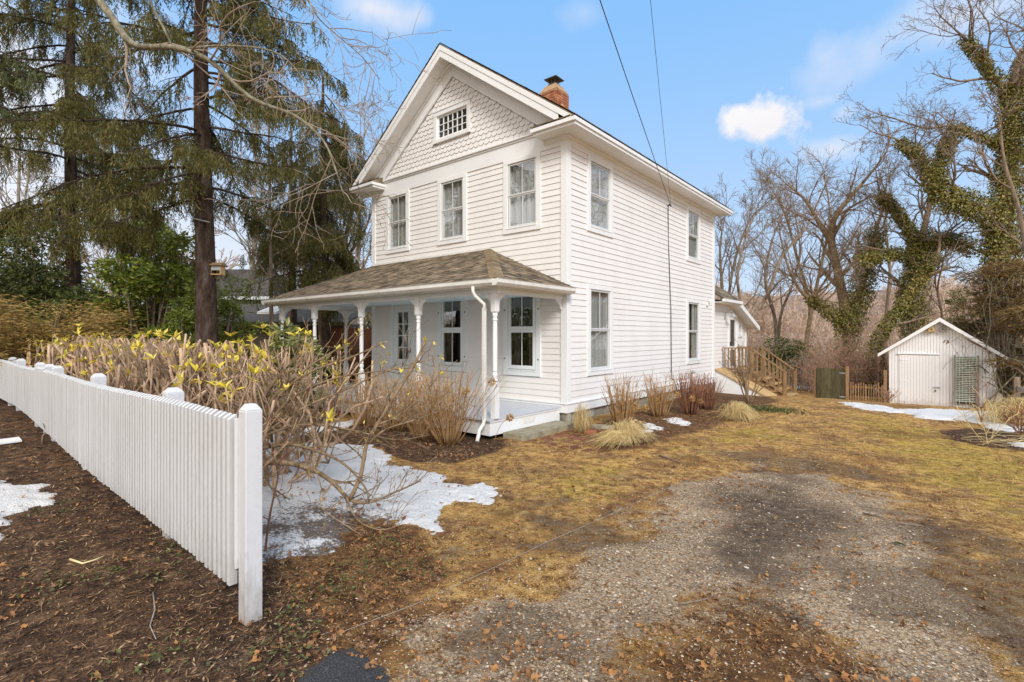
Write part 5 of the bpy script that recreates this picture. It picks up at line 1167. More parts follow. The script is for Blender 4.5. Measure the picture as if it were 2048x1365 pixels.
# ================================================================ vegetation
def unit(v): v = np.asarray(v, float); return v/(np.linalg.norm(v)+1e-9)
def wander(rng, p, d, L, n, jit, grav=0.0, up=0.0):
    pts = [np.array(p, float)]; d = unit(d); st = L/n
    for k in range(n):
        d = unit(d+rng.normal(0, jit, 3)+np.array((0, 0, up-grav*(k/n)))); pts.append(pts[-1]+d*st)
    return np.array(pts)
def spline(pts, m=4):
    p = np.asarray(pts, float); q = np.vstack([2*p[0]-p[1], p, 2*p[-1]-p[-2]]); out = []
    for i in range(1, len(q)-2):
        for t in np.linspace(0, 1, m, endpoint=False):
            a, b, c, d = q[i-1:i+3]; out.append(.5*((2*b)+(c-a)*t+(2*a-5*b+4*c-d)*t*t+(3*b-a-3*c+d)*t**3))
    out.append(p[-1]); return np.array(out)
def branch(rng, out, p, d, L, r, lvl, mx, kids=(5, 5, 4, 3, 3), ang=(.45, .95), fall=.62, jit=.10, up=.05, lo=.3, rk=.55, minr=.0025):
    n = 6 if lvl < 2 else 4 if lvl < 3 else 3
    pts = wander(rng, p, d, L, n, jit*(1+.4*lvl), up=up); rad = np.linspace(r, max(r*.35, minr), n+1)
    out.append((pts, rad, lvl))
    if lvl >= mx: return
    kk = kids[min(lvl, len(kids)-1)]
    for i in range(kk):
        t = lo+(1-lo)*(i+rng.random()*.9)/kk; f = t*n; k = min(int(f), n-1); q = pts[k]+(pts[k+1]-pts[k])*(f-k); td = unit(pts[k+1]-pts[k])
        s = unit(np.cross(td, rng.normal(size=3))); a = rng.uniform(*ang)
        branch(rng, out, q, td*cos(a)+s*sin(a), L*fall*rng.uniform(.7, 1.2)*(1.15-.45*t), max(rad[k]*rk, minr), lvl+1, mx, kids, ang, fall, jit, up, .25, rk, minr)
def build_lines(lines, split=1, nt=8):
    """trunk and limbs as one mesh, finer branches as another"""
    a, b = MB(), MB()
    for lv, mbx, ns in ((0, a, nt), (1, b, 6), (2, b, 5), (3, b, 4), (4, b, 3), (5, b, 3)):
        l = [(p, r) for p, r, k in lines if k == lv]
        if l: (a if lv < split else b).tubes(l, ns if lv else nt)
    return a, b
def bare_tree(label, base, stems, seed, mx=4, kids=(6, 5, 4, 4), mat='barkdark', group='bare winter trees', ang=(.4, .9), fall=.6, up=.05, minr=.004, name='bare_tree', jit=.09, lo=.25):
    """stems: list of (polyline, r0, r1) that fork off the base"""
    rng = np.random.default_rng(seed); lines = []
    for pl, r0, r1, *o in stems:
        pts = spline(pl, 4); rad = np.linspace(r0, r1, len(pts)); lines.append((pts, rad, 0)); L = np.sum(np.linalg.norm(np.diff(pts, axis=0), axis=1)); n = len(pts)-1
        kk = o[0] if o else kids[0]; l2 = o[1] if len(o) > 1 else L*.42
        for i in range(kk):
            t = lo+(1-lo)*(i+rng.random())/kk; f = min(t*n, n-.01); k = int(f); q = pts[k]+(pts[k+1]-pts[k])*(f-k); td = unit(pts[k+1]-pts[k])
            s = unit(np.cross(td, rng.normal(size=3))); a = rng.uniform(*ang)
            branch(rng, lines, q, td*cos(a)+s*sin(a)+(0, 0, up), l2*rng.uniform(.7, 1.25)*(1.2-.5*t), max(rad[k]*.5, minr), 1, mx, kids, ang, fall, jit, up, .25, .55, minr)
        branch(rng, lines, pts[-1], pts[-1]-pts[-2], l2*.8, r1, 1, mx, kids, ang, fall, jit, up, .2, .6, minr)
    a, b = build_lines(lines); t = thing(name, label, 'tree', base, group)
    obj('trunk', a, M[mat], t); obj('crown', b, M[mat], t); return t, lines
def ivy_on(mb, pl, rad, dens, rng, size=(.055, .12), thick=.16, t0=0, t1=1):
    pts = spline(pl, 6); n = len(pts); seg = np.linalg.norm(np.diff(pts, axis=0), axis=1); L = seg.sum(); m = int(L*dens)
    f = (t0+(t1-t0)*rng.random(m))*(n-1.001); k = f.astype(int); q = pts[k]+(pts[k+1]-pts[k])*(f-k)[:, None]
    rr_ = np.interp(f, [0, n-1], rad); o = dirs(m, 0, rng); clump = .5+1.2*vn(f*1.1, np.zeros(m)+seed_of(pl), 2)
    q = q+o*(rr_+thick*clump*rng.random(m)**.6)[:, None]; d = o+np.array((0, 0, -.8))+.6*dirs(m, 0, rng)
    mb.leaves(q, d, o+.5*dirs(m, 0, rng), rng.uniform(*size, m), rng.uniform(size[0]*.8, size[1]*.9, m), .12)
def seed_of(pl): return float(np.sum(np.asarray(pl)[0]) % 13)

# ---- spruces with hanging sprays
def spruce(label, base, H, r0, z_lo, z_hi, nb, blen, seed, mat='needle', droop=.5, dens=1.0, face=None, group='tall spruces at left', strand=(.25, .75), top=.3):
    rng = np.random.default_rng(seed); t = thing('spruce_tree', label, 'tree', base, group); base = np.array(base, float)
    tr = MB(); zz = np.linspace(0, H, 26); tp = np.stack([base[0]+.05*np.sin(zz*.5), base[1]+.05*np.cos(zz*.4), base[2]+zz], -1); rad = r0*(1-.75*zz/H)+.06*np.exp(-zz*1.5); tr.tube(tp, rad, 14)
    obj('trunk', tr, M['barkbrown'], t)
    br, nd = [], MB(); LC, LD, LL, LW = [], [], [], []
    for i in range(nb):
        f = (i+rng.random())/nb; z = z_lo+(z_hi-z_lo)*f; a = rng.uniform(0, 2*pi)
        if face is not None and rng.random() < .3: a = face+rng.normal(0, .8)
        L = blen*(1-top*f)*rng.uniform(.55, 1.1); d = np.array((cos(a), sin(a), rng.uniform(-.1, .15))); p = base+(0, 0, z)
        n = 9; pts = [p]; dd = unit(d)
        for k in range(n):
            s = k/n; dd = unit(dd+np.array((0, 0, -droop*.28*(1-s*1.5)))+rng.normal(0, .06, 3)); pts.append(pts[-1]+dd*L/n)
        pts = np.array(pts); br.append((pts, np.linspace(.036, .006, n+1)*(.6+.1*L)))
        for j in range(int(L*7*dens)):                    # side branchlets, with needle strands hanging from each
            s = rng.uniform(.14, 1)*n; k = min(int(s), n-1); q = pts[k]+(pts[k+1]-pts[k])*(s-k); td = unit(pts[k+1]-pts[k])
            side = unit(np.cross(td, (0, 0, 1)))*(1 if rng.random() < .5 else -1); l2 = L*.30*rng.uniform(.3, 1)*(1.25-s/n*.8)
            bp_ = wander(rng, q, td*.7+side*rng.uniform(.2, 1), l2, 4, .1, grav=.5); br.append((bp_, np.linspace(.010, .003, 5)))
            m = int(8+l2*24)
            for e in range(m):
                w_ = rng.random()*4; c = int(min(w_, 3)); h = bp_[c]+(bp_[c+1]-bp_[c])*(w_-c); hl2 = rng.uniform(*strand)*(.45+.35*l2)
                ns = max(2, int(hl2/.06)); sw_ = rng.normal(0, .22, 2)
                kk = np.arange(ns)
                LC.append(np.stack([h[0]+sw_[0]*hl2*kk/ns, h[1]+sw_[1]*hl2*kk/ns, h[2]-hl2*kk/ns*.92], -1)); LD.append(np.tile((sw_[0], sw_[1], -1.0), (ns, 1))+rng.normal(0, .38, (ns, 3))); LL.append(rng.uniform(.07, .13, ns)); LW.append(rng.uniform(.013, .026, ns))
    m = sum(map(len, LC)); nd.leaves(np.concatenate(LC), np.concatenate(LD), dirs(m, 0, rng), np.concatenate(LL), np.concatenate(LW))
    mb = MB(); mb.tubes(br, 5); obj('limbs', mb, M['barkbrown'], t); obj('crown', nd, M[mat], t); return t
def gbase(px, py, d):
    q = P(px, py, d); return (q[0], q[1], float(gz0(q[0], q[1]))-.05)
b0 = gbase(408, 700, 11.0)
t = spruce('tallest spruce with thick dark trunk carrying a bird feeder, hanging branches spread wide', b0, 13.5, .235, 4.6, 13.0, 64, 3.75, 21, 'needle', .45, 1.05, TH-.1, None)
t_far = spruce('second spruce with a slimmer trunk, left of the bird feeder spruce', gbase(145, 700, 14.5), 15, .20, 4.6, 14.5, 64, 4.6, 22, 'needle', .4, 1.0, None, None)
spruce('dark bluish spruce cut by the left edge of the picture', gbase(-70, 700, 13), 14, .2, 3.8, 13.5, 36, 3.4, 23, 'needle2', .4, .8, None, None)
spruce('olive spruce with long weeping sprays close against the left side of the farmhouse', gbase(650, 700, 16.2), 10.0, .15, 3.6, 9.4, 50, 2.5, 24, 'needle', .7, 1.15, None, None, (.6, 1.5), .45)
spruce('olive weeping spruce between the two thin trunks and the bird feeder spruce', gbase(585, 700, 19), 9.5, .14, 4.8, 9.0, 34, 2.3, 25, 'needle', .7, 1.0, None, None, (.6, 1.4), .5)
# bird feeder and wire clip on the big trunk
q = np.array(b0)+np.array((*(RV*.30-VV*.02), 3.1+.05)); q[2] = P(434, 541, 10.9)[2]
bf = thing('bird_feeder', 'wooden bird feeder hung on the right side of the biggest spruce trunk', 'bird feeder', q)
bf.rotation_euler = (0, 0, TH)
mb = MB(); mb.box(-.10, .12, -.10, .10, -.10, -.075); mb.box(-.10, -.08, -.09, .09, -.075, .10); mb.box(.10, .12, -.09, .09, -.075, .10); mb.box(-.08, .10, .07, .09, -.075, .10); obj('tray', mb, M['plank'], bf, .003, True)
mb = MB(); mb.prism([(-.14, -.14, .10), (.16, -.14, .10), (.16, .14, .10), (-.14, .14, .10)], [(-.12, -.05, .17), (.14, -.05, .17), (.14, .05, .17), (-.12, .05, .17)]); obj('roof', mb, M['picket'], bf, .004, True)
mb = MB(); mb.box(-.08, .10, -.085, -.078, .0, .10); obj('window', mb, M['galv'], bf, 0, True)
mb = MB(); mb.beam((-.05, .0, -.12), (.06, -.05, -.2), .05, .03); mb.tube([(-.1, .05, -.1), (.0, .02, -.22), (.08, -.04, -.25)], .012, 5); obj('bracket', mb, M['oldwood'], bf, 0, True)
a, b = P(385, 437, 10.75), P(419, 445, 10.72); solo('white_rod', MB().tube([a, b], .014, 6), M['galv'], 'short pale rod fixed across the big spruce trunk', 'rod')

# ---- broadleaf evergreens and dark understorey at left
def leafy(label, px, py, d, rx, h, n, seed, mat='rhodo', size=(.09, .16), name='evergreen_shrub', group=None, z0=.0, cat='shrub', flat=1.0, blobs=26, ry=None, aspect=.38):
    rng = np.random.default_rng(seed); base = np.array(gbase(px, py, d)); t = thing(name, label, cat, base, group); ry = ry or rx
    bc = dirs(blobs, .3, rng)*rng.uniform(.35, 1, (blobs, 1)); bc = bc*np.array((rx, ry, h*.5))+base+(0, 0, z0+h*.5); br = rng.uniform(.16, .36, blobs)*min(rx, h*.6)
    lines = []
    for c in bc:
        p0 = base+np.array((rng.normal(0, .1), rng.normal(0, .1), 0)); mid_ = (p0*.5+c*.5)+np.array((0, 0, .25*h*.3)); pts = spline([p0, mid_, c], 3); lines.append((pts, np.linspace(.035, .008, len(pts))*(.6+h*.15)))
    obj('stems', MB().tubes(lines, 5), M['barkdark'], t)
    bi = rng.integers(0, blobs, n); o = dirs(n, .25, rng); q = bc[bi]+o*(br[bi]*rng.uniform(.55, 1.08, n))[:, None]*np.array((1.15, 1.15, .62*flat))
    q[:, 2] = np.maximum(q[:, 2], base[2]+.05); dd = o*np.array((1, 1, .3))+.5*dirs(n, -.2, rng); L = rng.uniform(*size, n)
    obj('foliage', MB().leaves(q, dd, o+.6*dirs(n, .6, rng), L, L*aspect, .1), M[mat], t); return t
leafy('tall glossy rhododendron with bright leaves left of the big spruce trunk', 300, 700, 13, 1.5, 4.6, 15000, 31, 'rhodo', (.10, .17), ry=1.2, blobs=44)
leafy('dark evergreen mass behind the golden juniper', 80, 700, 15, 2.9, 4.4, 15000, 32, 'darkever', (.10, .18), blobs=46, ry=1.5)
leafy('low glossy holly at the foot of the biggest spruce, right side', 448, 700, 12.8, .85, 3.3, 7000, 33, 'rhodo', (.06, .11), ry=.9, blobs=34)
leafy('mid green holly bush touching the biggest spruce trunk on its left', 365, 700, 12.2, .75, 2.6, 6000, 38, 'rhodo', (.06, .11), blobs=24)
leafy('dark evergreen shrub below the slimmer spruce', 190, 700, 13.6, 1.3, 3.3, 9000, 39, 'darkever', (.09, .15), blobs=32)
leafy('pale speckled leafy shrub in front of the left porch posts', 592, 700, 9.6, .75, 1.95, 2600, 35, 'aucuba', (.12, .20), blobs=24, ry=.5, aspect=.34)
# golden juniper: flat layered sprays
def juniper(label, px, d, rx, z0, z1, n, seed, name='juniper_shrub'):
    rng = np.random.default_rng(seed); base = np.array(gbase(px, 700, d)); t = thing(name, label, 'shrub', base); lines = []; Q, Dd = [], []
    for i in range(60):
        a = rng.uniform(0, 2*pi); L = rx*rng.uniform(.5, 1.05); z = rng.uniform(z0, z1)*(1-.35*(L/rx)**2); e = base+np.array((cos(a)*L, sin(a)*L*.75, z)); p0 = base+np.array((cos(a)*.15, sin(a)*.15, z*.35))
        pts = spline([p0, (p0+e)/2+np.array((0, 0, .2)), e], 4); lines.append((pts, np.linspace(.03, .006, len(pts))))
        m = n//60; f = rng.uniform(.35, 1, m)*(len(pts)-1.01); k = f.astype(int); q = pts[k]+(pts[k+1]-pts[k])*(f-k)[:, None]; q = q+rng.normal(0, 1, (m, 3))*np.array((.22, .22, .05)); Q.append(q); Dd.append(np.tile((cos(a), sin(a), .05), (m, 1))+rng.normal(0, .45, (m, 3))*np.array((1, 1, .35)))
    q = np.concatenate(Q); m = len(q); obj('stems', MB().tubes(lines, 5), M['barkdark'], t)
    obj('foliage', MB().leaves(q, np.concatenate(Dd), dirs(m, 1.2, rng), rng.uniform(.08, .17, m), rng.uniform(.018, .035, m)), M['juniper'], t)
juniper('golden brown spreading juniper with layered sprays behind the left end of the fence', 100, 11.4, 2.2, 1.4, 2.62, 19000, 36)
juniper('smaller dull juniper low behind the far fence posts', 120, 10.6, .8, .7, 1.35, 4200, 37)
leafy('rusty orange leafed bush against the red brown board fence', 690, 700, 15.5, .6, 1.9, 1800, 40, 'deadleaf', (.06, .10), blobs=14)
# thin trunks between spruce and house
def thin(px, d, top, r, lab, seed, mat='barkdark', lean=0, kids=(9, 4, 3), l2=1.5, mx=3):
    b = np.array(gbase(px, 700, d)); e = P(px+lean, top, d); pl = [b, b+(e-b)*.35+(.05, .0, 0), b+(e-b)*.7+(-.06, .04, 0), e]
    bare_tree(lab, b, [(pl, r, r*.3, kids[0], l2)], seed, mx, kids, mat, None, (.7, 1.3), .55, .0)
thin(543, 15.0, 240, .075, 'thin straight dark trunk just left of the porch roof corner', 41, 'barkdark', -6)
thin(577, 17.0, 260, .06, 'thinner dark trunk rising right of the other behind the porch roof', 42, 'barkdark', 4)
bb = np.array(gbase(650, 700, 18)); f_ = lambda x, y, d=18.0: P(x, y, d)
bare_tree('crooked multi stemmed tree with reddish trunk behind the left porch', bb, [([bb, f_(652, 640), f_(668, 560), f_(690, 480), f_(705, 420), f_(712, 370)], .16, .04, 6, 1.3), ([bb, f_(640, 620), f_(625, 560), f_(640, 500), f_(650, 430), f_(646, 390)], .12, .03, 6, 1.3), ([f_(668, 560), f_(690, 520), f_(725, 470), f_(745, 420)], .07, .03, 5, 1.2)], 43, 3, (6, 4, 3, 3), 'barkdark', None)
# far bare trees seen through the gaps at left
for i, (px, d, top, lab) in enumerate(((30, 26, 160, 'bare tree furthest left in the row beyond the spruces'), (235, 27, 260, 'bare tree beyond the glossy rhododendron'), (500, 27, 230, 'bare tree above the green neighbouring house'), (610, 28, 250, 'pale bare tree behind the two thin trunks'), (705, 25, 300, 'bare tree just left of the upper farmhouse wall'))):
    b = np.array(gbase(px, 700, d)); e = P(px+random.uniform(-20, 20), top, d); m_ = b*.55+e*.45; fk = m_+np.array((random.uniform(-1.5, 1.5), .5, 3.2))
    bare_tree(lab, b, [([b, b*.7+e*.3, m_, e], .16, .04, 9, 3.2), ([m_, m_*.5+fk*.5+(.3, 0, 0), fk], .09, .04, 6, 2.4)], 50+i, 4, (9, 5, 4, 3), 'barkgrey', None, (.35, .85), .62, .05, .012)
# overhanging limb: a tree standing out of frame at left, its big limb arching across
rng = np.random.default_rng(61); base = np.array(gbase(-420, 800, 7.0)); pt = lambda x, y, d: P(x, y, d)
L1 = [base, base+(0, 0, 3), pt(-180, -330, 7.2), pt(60, -160, 7.2), pt(205, 10, 7.2), pt(265, 88, 7.1), pt(345, 95, 7.0), pt(420, 122, 6.9), pt(500, 195, 6.8), pt(590, 232, 6.7), pt(645, 280, 6.6), pt(668, 330, 6.6), pt(690, 400, 6.6)]
L2 = [pt(370, 98, 7.0), pt(450, 92, 7.1), pt(545, 103, 7.2), pt(600, 150, 7.2), pt(640, 235, 7.2)]
L3 = [pt(345, 95, 7.0), pt(300, -40, 7.0), pt(480, -90, 6.9), pt(600, -20, 6.8), pt(640, 40, 6.7), pt(720, 110, 6.7), pt(760, 160, 6.7)]
lines = []
for pl, r0, r1, n0, kk, l2 in ((L1, .20, .006, .40, 15, 1.1), (L2, .020, .005, .2, 9, .9), (L3, .017, .004, .35, 14, 1.0)):
    pts = spline(pl, 4); m = len(pts); rad = np.interp(np.linspace(0, 1, m), [0, .3, .42, .7, 1], [r0, r0*.32, r0*.21, r0*.12, r1]) if r0 > .1 else np.linspace(r0, r1, m); lines.append((pts, rad, 0))
    for i in range(kk):
        f = (n0+(1-n0)*(i+rng.random())/kk)*(m-1.01); k = int(f); td = unit(pts[k+1]-pts[k]); s = unit(np.cross(td, rng.normal(size=3))+(0, 0, -.25))
        branch(rng, lines, pts[k], td*.6+s*.8, l2*rng.uniform(.5, 1.3), max(rad[k]*.45, .006), 1, 3, (5, 4, 3, 3), (.4, 1.0), .6, .14, -.06, .2, .55, .0028)
a, b = build_lines(lines); t = thing('overhanging_tree', 'pale lichen covered limb arching across the big spruce from a tree outside at left', 'tree', base)
obj('trunk', a, M['lichenbark'], t); obj('crown', b, M['twig'], t)

# ---- trees at right: hand laid limbs with ivy
def ivied(label, base, stems, ivy, seed, mat='barkdark', dens=260, mx=4, kids=(7, 5, 4, 3)):
    t, lines = bare_tree(label, base, stems, seed, mx, kids, mat, None, (.4, 1.0), .6, .03, .005, 'ivy_clad_tree', .12)
    rng = np.random.default_rng(seed+500); mb = MB()
    for pl, rad, dn, th in ivy: ivy_on(mb, pl, rad, dn*dens*1.25, rng, (.045, .115), th*.72)
    obj('ivy', mb, M['ivy'], t); return t
d = 19.0; f_ = lambda x, y, q=0: P(x, y, d+q)
b = np.array(gbase(2012, 800, d)); T = [b, f_(2003, 620), f_(2003, 500), f_(2014, 400), f_(2022, 290), f_(2026, 190)]
A1_ = [f_(2026, 190), f_(1990, 160), f_(1958, 112), f_(1930, 78), f_(1905, 55)]; A2_ = [f_(2026, 190), f_(2045, 130), f_(2075, 60), f_(2090, -30)]; A3_ = [f_(2018, 300), f_(1985, 282), f_(1945, 268), f_(1905, 252), f_(1850, 256), f_(1790, 238)]
A4_ = [f_(2003, 480), f_(1975, 430), f_(1930, 405), f_(1890, 395), f_(1862, 352), f_(1835, 310), f_(1800, 283)]; A5_ = [f_(1868, 362), f_(1884, 320), f_(1893, 290), f_(1906, 274)]
ivied('tallest ivy clad tree at the right edge with a thick green trunk and forked top', b, [(T, .34, .16, 3, 2.0), (A1_, .12, .025, 9, 2.0), (A2_, .12, .04, 7, 2.2), (A3_, .10, .025, 10, 1.9), (A4_, .16, .035, 9, 2.0), (A5_, .06, .03, 5, 1.2)],
      [(T, (.38, .24), 5.2, .30), (A1_[:4], (.16, .06), 3.0, .20), (A2_, (.16, .07), 3, .2), (A3_[:4], (.13, .07), 2.0, .13), (A4_[:5], (.26, .2), 5.0, .34), (A4_[4:], (.16, .06), 3, .22), (A5_, (.14, .1), 4, .22)], 71)
d = 21.0; b = np.array(gbase(1832, 800, d)); T = [b, f_(1828, 660), f_(1822, 590), f_(1838, 520), f_(1846, 468), f_(1866, 380), f_(1880, 300)]
B1 = [f_(1838, 520), f_(1815, 455), f_(1785, 415), f_(1762, 392)]; B2 = [f_(1838, 520), f_(1800, 508), f_(1755, 512), f_(1722, 525), f_(1690, 540)]; B3 = [f_(1830, 545), f_(1868, 492), f_(1900, 480), f_(1950, 500)]
ivied('ivy clad tree behind the shed with three leafy arms', b, [(T, .26, .05, 8, 2.0), (B1, .12, .03, 7, 1.6), (B2, .10, .02, 7, 1.5), (B3, .12, .04, 6, 1.5)], [(T[:5], (.34, .25), 5, .30), (B1, (.16, .08), 3.4, .2), (B2[:4], (.2, .12), 3.2, .24), (B3, (.22, .14), 4, .28)], 72)
d = 20.0; b = np.array(gbase(1726, 800, d)); T = [b, f_(1752, 690), f_(1782, 640), f_(1812, 600), f_(1845, 552), f_(1872, 515)]
ivied('leaning ivy covered trunk between the dark gate and the shed', b, [(T, .15, .07, 5, 1.8)], [(T, (.13, .10), 2.6, .16)], 73)
d = 23.0; b = np.array(gbase(1697, 800, d)); T = [b, f_(1697, 680), f_(1688, 610), f_(1676, 545), f_(1664, 490), f_(1668, 440), f_(1700, 395), f_(1722, 370), f_(1755, 330)]
C1 = [f_(1697, 650), f_(1722, 580), f_(1738, 520), f_(1752, 462), f_(1770, 400)]; C2 = [f_(1692, 655), f_(1650, 618), f_(1618, 598), f_(1596, 575), f_(1575, 530), f_(1560, 470)]; C3 = [f_(1664, 490), f_(1640, 450), f_(1610, 400), f_(1575, 370)]
ivied('forked tree behind the gate, bare reddish left stem and ivy wrapped right stem', b, [(T, .26, .04, 11, 2.4), (C1, .17, .04, 8, 2.0), (C2, .12, .03, 9, 2.0), (C3, .12, .03, 8, 2.0)], [(T[:3], (.42, .35), 2.2, .2), (C1[:4], (.34, .14), 4.6, .34), (C2[:3], (.2, .12), 2.4, .16)], 74, 'shrubbark')
# bare trees right of the house
def bt(lab, px, d, stems, seed, mat='barkdark', kk=10, l2=1.8, r=.115, **k):
    b = np.array(gbase(px, 760, d)); ss = [([b]+[P(x, y, d) for x, y in s], r*(1-.18*i), r*.2, kk, l2) for i, s in enumerate(stems)]
    return bare_tree(lab, b, ss, seed, 4, (kk, 5, 4, 3), mat, None, (.35, .85), .62, .04, .0055, **k)
bt('leaning bare tree just right of the rear wing with a long right arm', 1480, 22, [[(1500, 650), (1535, 590), (1560, 520), (1600, 470), (1640, 420)], [(1490, 660), (1475, 560), (1490, 480), (1510, 430)]], 81)
bt('bare tree with upright stems touching the rear corner of the farmhouse', 1445, 25, [[(1445, 600), (1440, 500), (1450, 430)], [(1455, 620), (1470, 520), (1500, 440), (1530, 410)]], 82)
bt('bare tree standing behind the deck stairs', 1555, 27, [[(1550, 640), (1530, 560), (1545, 480), (1570, 420)], [(1560, 640), (1585, 570), (1600, 500), (1590, 430)]], 83)
bt('broad bare tree left of the gate with a wide spreading crown', 1600, 30, [[(1620, 640), (1640, 540), (1660, 440), (1650, 360)], [(1620, 620), (1595, 520), (1570, 430), (1545, 380)], [(1625, 610), (1680, 520), (1720, 450)]], 84, 'shrubbark', 11, 2.6, .14)
bt('thin bare tree between the forked ivy trees', 1770, 27, [[(1772, 640), (1780, 540), (1770, 450), (1780, 380)]], 85)
bt('bare sapling above the shed roof', 1885, 22, [[(1885, 640), (1875, 580), (1890, 510), (1905, 450)]], 86, 'shrubbark', 8, 1.3, .06)
bt('bare tree leaning in at the far right edge', 2075, 15, [[(2060, 560), (2040, 430), (2010, 330), (2000, 250)], [(2095, 500), (2100, 300), (2090, 120), (2080, 20)]], 87, 'barkdark', 5, 1.4, .10)
bt('tall bare tree just outside the right edge, twigs reaching into the top right corner', 2420, 16, [[(2400, 600), (2380, 350), (2330, 100), (2290, -150)], [(2420, 500), (2470, 250), (2500, -50)], [(2410, 400), (2330, 250), (2260, 120)]], 88, 'barkdark', 12, 2.6, .16)
# brown cedar and vine tangle right of the shed
leafy('brownish green cedar crowding in behind the right side of the shed', 2010, 800, 15.5, 1.5, 5.2, 15000, 91, 'cedar', (.10, .2), 'cedar_tree', None, -.2, 'tree', .6, 60, 1.3, .16)
leafy('dark green cedar low behind the shed roof', 1930, 800, 17.5, 1.0, 4.2, 9000, 92, 'ivy', (.07, .12), 'cedar_tree', None, -.2, 'tree', .8, 36)
leafy('brown cedar at the extreme right edge with hanging boughs', 2100, 800, 13.5, 1.2, 4.6, 9000, 93, 'cedar', (.10, .2), 'cedar_tree', None, -.2, 'tree', .6, 44, None, .16)
rng = np.random.default_rng(94); lines = []; base = np.array(gbase(2015, 800, 14.2))
for i in range(26):
    p = base+np.array((rng.normal(0, .5), rng.normal(0, .3), 0)); branch(rng, lines, p, (rng.normal(0, .35), rng.normal(0, .3), 1), rng.uniform(1.5, 4.2), .022, 1, 3, (4, 4, 3), (.4, 1.1), .5, .22, -.02, .3, .5, .004)
a, b = build_lines(lines); t = thing('vine_tangle', 'pale twisting vines climbing in front of the cedars right of the shed', 'vine', base); obj('stems', b, M['lichenbark'], t)
# evergreen and brush beyond the deck
leafy('dark green low evergreen beyond the deck stairs', 1560, 790, 24, 1.4, 2.3, 5000, 95, 'darkever', (.10, .16), 'evergreen_shrub', None, 0, 'shrub', 1, 24)
def thicket(label, px, d, w_, h, n, seed, mat='twigred', name='bare_thicket', mx=2):
    rng = np.random.default_rng(seed); base = np.array(gbase(px, 790, d)); lines = []
    for i in range(n):
        p = base+np.array((*(RV*rng.normal(0, w_*.45)+VV*rng.normal(0, .6)), -.05)); branch(rng, lines, p, (rng.normal(0, .4), rng.normal(0, .4), 1), h*rng.uniform(.5, 1.05), .014, 2, 2+mx, (5, 5, 4, 3), (.3, .9), .55, .12, .02, .2, .6, .0045)
    a, b = build_lines(lines); t = thing(name, label, 'shrub', base); obj('stems', b, M[mat], t)
thicket('rust brown bare thicket behind the dark gate', 1690, 21, 1.8, 2.6, 90, 101)
thicket('greyish brown bare thicket left of the dark gate', 1620, 26, 2.4, 2.6, 90, 102, 'twig')
thicket('brown bare thicket behind the left eave of the shed', 1770, 20, 1.3, 2.3, 70, 103)
thicket('bare brush behind the rear wing of the house', 1510, 30, 3.0, 3.4, 90, 104, 'twigred')
thicket('brown brush tangle behind the right half of the shed', 1960, 18, 1.5, 2.6, 70, 105, 'twig')
# wooded hills closing the view: one far mass of bare trunks and twigs
proto = []
for sd in (1, 2, 3):
    r_ = np.random.default_rng(200+sd); ls = []; branch(r_, ls, (0, 0, 0), (0, 0, 1), 7.5, .16, 0, 3, (9, 6, 5), (.35, .8), .5, .07, .06, .25, .5, .022)
    m = MB()
    for lv, ns in ((0, 4), (1, 3), (2, 3), (3, 3)):
        m.tubes([(p, np.maximum(r, .02+.012*(lv > 0))) for p, r, k in ls if k == lv], ns)
    proto.append((np.concatenate(m.V), [np.concatenate([l for l, s in zip(m.L, m.S)])], np.concatenate(m.S)))
def woods(name, label, n, seed, r0, r1, a0, a1, hs=(.7, 1.2), mat='farwood', zadd=0):
    rng = np.random.default_rng(seed); mb = MB()
    for i in range(n):
        a = rng.uniform(a0, a1); r = r0+(r1-r0)*rng.random()**1.2; q = CAM[:2]+r*(VV*cos(a)+RV*sin(a)); V, L, S = proto[rng.integers(3)]; s = rng.uniform(*hs); th = rng.uniform(0, 6.28)
        v = V*s; v = np.stack([v[:, 0]*cos(th)-v[:, 1]*sin(th)+q[0], v[:, 0]*sin(th)+v[:, 1]*cos(th)+q[1], v[:, 2]+float(gz0(*q))+zadd], -1)
        mb.V.append(v); mb.L.append(L[0]+mb.n); mb.S.append(S); mb.sm.append(np.full(len(S), False)); mb.n += len(v)
    return solo(name, mb, M[mat], label, 'woods', kind='stuff')
woods('far_woods', 'hazy brown bare woods on the hill beyond the back yard', 190, 5, 55, 125, R(19), R(50), (.55, .9))
woods('street_woods', 'bare winter trees across the street, mirrored in the house windows', 13, 9, 18, 36, R(185), R(292), (.7, 1.15), 'barkdark')
woods('left_woods', 'bare woods far behind the spruces at left', 34, 6, 38, 75, R(-50), R(-14), (.6, .95), 'twig')
rng = np.random.default_rng(7); mb = MB()                                         # brushy floor of the hill wood
n = 80000; a = rng.uniform(R(19), R(50), n); r = 30+85*rng.random(n)**1.1; q = CAM[:2]+(np.cos(a)[:, None]*VV+np.sin(a)[:, None]*RV)*r[:, None]
hgt = rng.random(n)**1.6*2.6+r*.012; mb.leaves(np.column_stack([q, gz0(q[:, 0], q[:, 1])+hgt*.9]), dirs(n, .25, rng), dirs(n, 0, rng), rng.uniform(.2, .6, n), rng.uniform(.015, .04, n)*(.6+r*.008))
solo('hill_brush', mb, M['farwood'], 'brown brush covering the slope below the far woods', 'brush', kind='stuff')
rng = np.random.default_rng(8); n = 16000; mb = MB(); a = rng.uniform(R(-50), R(-12), n); r = 24+40*rng.random(n); q = CAM[:2]+(np.cos(a)[:, None]*VV+np.sin(a)[:, None]*RV)*r[:, None]
mb.leaves(np.column_stack([q, gz0(q[:, 0], q[:, 1])+rng.random(n)**1.4*3.2]), dirs(n, 1.0, rng), dirs(n, 0, rng), rng.uniform(.4, 1.0, n), rng.uniform(.04, .10, n))
